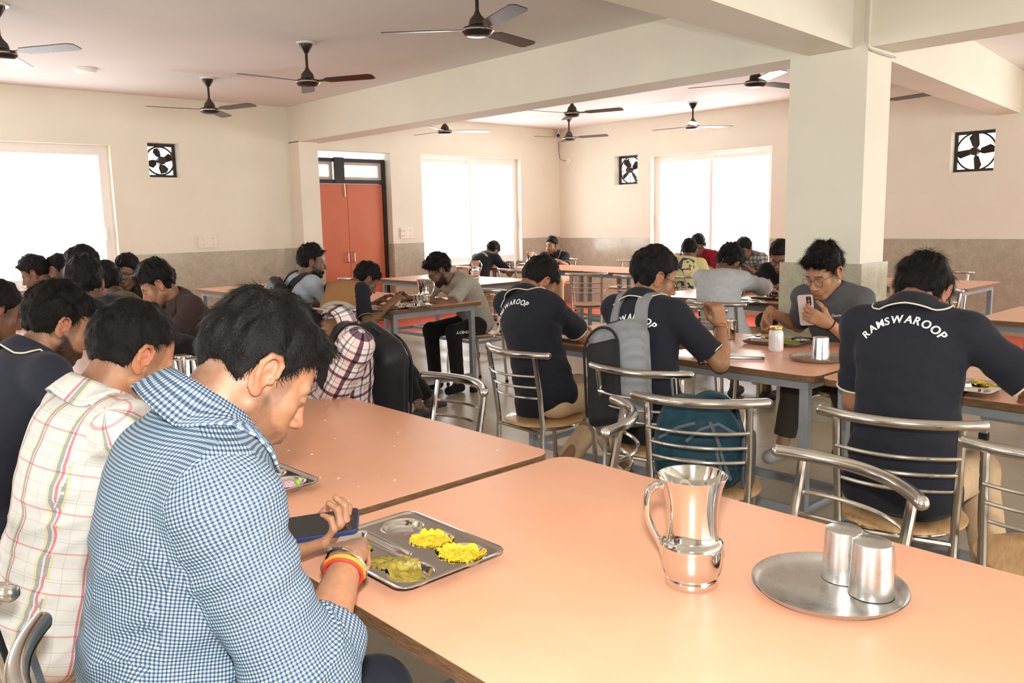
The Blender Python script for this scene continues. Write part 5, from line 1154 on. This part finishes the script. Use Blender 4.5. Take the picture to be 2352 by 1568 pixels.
# bracelets
def bangle(P,side,t,R,r,mat,name,tilt=0):
    w_=P['wr'][side]; ax=nrm(w_-P['el'][side]); u_=nrm(np.cross(ax,np.array([0,0,1.])+.01)); v_=np.cross(ax,u_); ax2=nrm(ax+u_*tilt); u2=nrm(u_-ax2*(u_@ax2)); v2=np.cross(ax2,u2); c=w_-ax*t-P['org']
    MB().tube([c+(u2*math.cos(a)+v2*math.sin(a))*R for a in np.linspace(0,2*PI,33)[:-1]],r,8,closed=True).build(name,mat,P['body'])
bangle(PG,'R',.012,.036,.0032,MIR,'steel_bangle',.25); bangle(PG,'R',.024,.032,.0042,plain('orange_thread',rgb(232,140,40),.7,var=.3,vs=300),'thread_bracelet'); bangle(PG,'R',.031,.0315,.003,plain('red_thread',rgb(200,50,36),.7),'thread_bracelet')
bangle(PEOPLE['polo_mid'],'R',.01,.029,.003,plain('orange_thread',rgb(232,140,40),.7),'thread_bracelet'); bangle(PEOPLE['polo_mid'],'R',.035,.033,.0022,MIR,'steel_bangle')
bangle(PH,'R',.01,.030,.004,plain('red_orange_thread',rgb(206,90,50),.7),'thread_bracelet'); bangle(PH,'L',.012,.031,.003,plain('black_band',rgb(22,22,24),.7),'wrist_band')
# spoon in the right hand of the phone holding man
w_=PH['wr']['R']; MB().tube([w_+np.array([-.03,-.03,-.01]),w_+np.array([-.06,-.05,-.05]),w_+np.array([-.09,-.07,-.10])],.003,8).build('spoon',MIR,label='steel spoon in the hand of the man holding up a phone',cat='spoon')
# food crumbs scattered on the second table
cr=MB(); 
for i in range(38):
    x=random.uniform(.80,1.55); y=random.uniform(1.66,3.1); s_=random.uniform(.0009,.003)
    cr.ball((x,y,ZT+s_*.4),s_,6,4,(random.uniform(.8,1.8),random.uniform(.7,1.3),.5))
cr.build('crumbs',plain('crumb',rgb(250,226,190),.7,var=.2),label='pale food crumbs scattered over the second orange table',cat='crumbs',kind='stuff')
# ---------------- backpacks ----------------
def rbox(F,c,M,h,r,k=.01,mode=0):
    c=np.array(c,float); h=np.array(h,float); M=np.array(M,float); R=np.abs(M.T)@h+r
    def f(X,Y,Z):
        p=(X-c[0],Y-c[1],Z-c[2]); q=[np.abs(p[0]*M[i,0]+p[1]*M[i,1]+p[2]*M[i,2])-h[i]+r for i in range(3)]
        return np.sqrt(sum(np.maximum(x,0)**2 for x in q))+np.minimum(np.maximum(np.maximum(q[0],q[1]),q[2]),0)-r
    F.put(f,c-R,c+R,k,mode)
HGREY=cloth('heather_grey_canvas',rgb(134,136,140),.18); BNYL=cloth('black_nylon',rgb(30,30,33),.1,rough=.55); TEAL=cloth('teal_nylon',rgb(14,54,66),.3,rough=.6); GNYL=cloth('grey_nylon',rgb(92,100,106),.15)
def mesh_uvless(F,name,mat,org,parent,noise_=.003,sc=14):
    V,Q=F.mesh(); N=vnormals(V,Q)
    if noise_: V=V+N*(noise_*fbm(V*sc,3))[:,None]
    UV=np.stack([V[Q][...,0]+V[Q][...,1],V[Q][...,2]],-1); return obj(name,npmesh(name,V,Q,mat,org,uv=UV),parent)
def worn_pack(P,bm_,pm,label,w=.15,h=.215,d=.055,drop=.30,back=.165,res=.008,straps=True,pocket=True):
    f,l,a=P['M2']; a=nrm(P['a1']*.5+P['a2']*.5); l=nrm(P['Lt']-a*(P['Lt']@a)); f=np.cross(l,a); c=P['c7']-a*drop-f*back; org=P['org']; M=np.array([f,l,a])
    e=empty('backpack',tuple(org),0,label,'backpack'); F=Field(c-.34,c+.34,res); rbox(F,c,M,(d,w,h),.045); rbox(F,c-f*.02+a*.02,M,(d,w*.85,h*1.02),.05,.03)
    mesh_uvless(F,'pack_body',bm_,org,e)
    if pocket:
        F=Field(c-.34,c+.34,res); rbox(F,c-f*(d*.75)+l*.035-a*.02,M,(.042,w*.66,h*.86),.03); mesh_uvless(F,'front_pocket',pm,org,e)
        z=[c-f*(d+.028)+l*(.035+w*.66*math.cos(t)*-1)+a*(h*.62+ (.10*math.sin(t)))-a*.02 for t in np.linspace(0,PI,14)]
        z=[c-f*(d+.022)+l*(.035-w*.64)-a*h*.75]+z+[c-f*(d+.022)+l*(.035+w*.64)-a*h*.75]; MB().tube([p-org for p in z],.006,6).build('zip',BNYL,e)
    tp=c+a*h*.98; MB().tube([tp+l*.035-org,tp+l*.03+a*.035-f*.01-org,tp-l*.03+a*.035-f*.01-org,tp-l*.035-org],.008,8).build('grab_handle',BNYL,e)
    if straps:
        bv=BVHTree.FromPolygons(P['shV'].tolist(),P['shQ'].tolist()); f2,l2,a2=P['M2']
        for s in(-1,1):
            C=P['c7']-a2*.085+l2*s*.085+f2*.01; vs=[];n=0
            for th in np.linspace(-35,205,22):
                q=math.radians(th); dr=-f2*math.cos(q)+a2*math.sin(q)
                for t in(-1,1):
                    o=C+l2*t*.027+l2*s*(-.01*math.cos(q)); h_=bv.ray_cast(Vector(o+dr*.32),Vector(-dr),.32); p=np.array(h_[0]) if h_[0] else o+dr*.11
                    for k in(0,1): vs.append(p+dr*(.001+.010*k)-org)
                n+=1
            if th: pass
            fs=[]
            for i in range(n-1):
                b=i*4; fs+=[(b,b+2,b+6,b+4),(b+1,b+5,b+7,b+3),(b,b+4,b+5,b+1),(b+2,b+3,b+7,b+6)]
            fs+=[(0,1,3,2),((n-1)*4,(n-1)*4+2,(n-1)*4+3,(n-1)*4+1)]
            MB().add(vs,fs).build('shoulder_strap',bm_,e,smooth=60)
    return e
worn_pack(PEOPLE['polo_mid'],HGREY,BNYL,'grey and black backpack worn by the middle navy polo man',res=.006,w=.145,h=.215,drop=.375,back=.17)
worn_pack(PEOPLE['checked'],BNYL,BNYL,'black backpack on the man in the checked shirt',w=.15,h=.23,d=.06,drop=.34,back=.18,res=.007)
worn_pack(PEOPLE['grey_pack'],BNYL,BNYL,'black backpack on the bearded man by the orange door',w=.13,h=.18,d=.05,drop=.27,back=.16,pocket=False)
# teal backpack slumped on its chair
a_=math.radians(25); f=np.array([math.cos(a_),math.sin(a_),0]); l=np.array([-f[1],f[0],0]); u=np.array([0,0,1.]); c=np.array([2.51,1.70,.60]); org=np.array([2.51,1.70,.454]); M=np.array([f,l,u])
e=empty('backpack',tuple(org),0,'stuffed teal backpack sitting on the steel chair seat','backpack')
F=Field(c-.3,c+.34,.006); rbox(F,c-u*.02,M,(.105,.155,.125),.07); rbox(F,c+f*-.03-u*.06,M,(.12,.15,.085),.06,.03); rbox(F,c+u*.10-f*.0+l*.01,M,(.08,.12,.06),.055,.05); F.chop(np.array([0,0,.456]),-u)
tb=mesh_uvless(F,'pack_body',TEAL,org,e,.014,12)
bvt=BVHTree.FromPolygons([tuple(v.co) for v in tb.data.vertices],[tuple(p.vertices) for p in tb.data.polygons])
def on(y,z,out=.002):
    o=Vector(-f*.4+l*y+u*z); h_=bvt.ray_cast(o,Vector(f),.6); return (np.array(h_[0])-f*out) if h_[0] else np.array(-f*.12+l*y+u*z)
for pts in ([(-.14,.20),(-.08,.235),(-.02,.215),(.03,.17)],[(.14,.10),(.06,.115),(-.04,.11),(-.12,.07)],[(-.05,.24),(-.09,.16),(-.13,.05)],[(.13,.17),(.06,.215),(.0,.235)],[(.14,.045),(.03,.05),(-.10,.04)],[(-.08,.15),(-.10,.08),(-.105,.02)]):
    pp=[]; 
    for (y0,z0),(y1,z1) in zip(pts,pts[1:]):
        for t in(0,.33,.66): pp.append(on(y0+(y1-y0)*t,z0+(z1-z0)*t))
    pp.append(on(*pts[-1])); MB().tube(pp,.0065,6).build('zip',GNYL,e)
for y,z in((.05,.062),(.03,.055)): p=on(y,z,.004); MB().tube([p,p-u*.022-f*.004],.0035,6).build('zip_pull',plain('white_print',rgb(240,240,240),.6),e)
sp=[]; 
for t in np.linspace(0,PI,18):
    q=-l*.045+f*.02+u*.235+(l*.085*math.cos(t))+u*(.085*math.sin(t)); sp.append(q)
vs=[]; fs=[]
for i,q in enumerate(sp):
    tt=sp[min(i+1,17)]-sp[max(i-1,0)]; tt=nrm(tt); nn=nrm(np.cross(tt,f)); 
    for a__ in(-1,1):
        for b__ in(-1,1): vs.append(q+(f*.9+l*.35)*a__*.03+nn*b__*.006)
for i in range(17):
    b=i*4; fs+=[(b,b+1,b+5,b+4),(b+1,b+3,b+7,b+5),(b+3,b+2,b+6,b+7),(b+2,b,b+4,b+6)]
MB().add(vs,fs+[(0,2,3,1),(68,69,71,70)]).build('shoulder_strap',TEAL,e,smooth=50)
F=Field(c-.3,c+.3,.008); rbox(F,c-l*.175-u*.06+f*.0,M,(.075,.02,.10),.018); mesh_uvless(F,'side_pocket',GNYL,org,e,.004)
lettering(dict(org=org),'RAMSWAROOP',.036,1,0,plain('white_print',rgb(240,240,240),.6),e,arc=False,bvh=BVHTree.FromPolygons([tuple(np.array(v.co)+org) for v in tb.data.vertices],[tuple(p.vertices) for p in tb.data.polygons]),frame=(c-l*.035-u*.20,-u*.97-l*.25,-l*.97+u*.25,f))
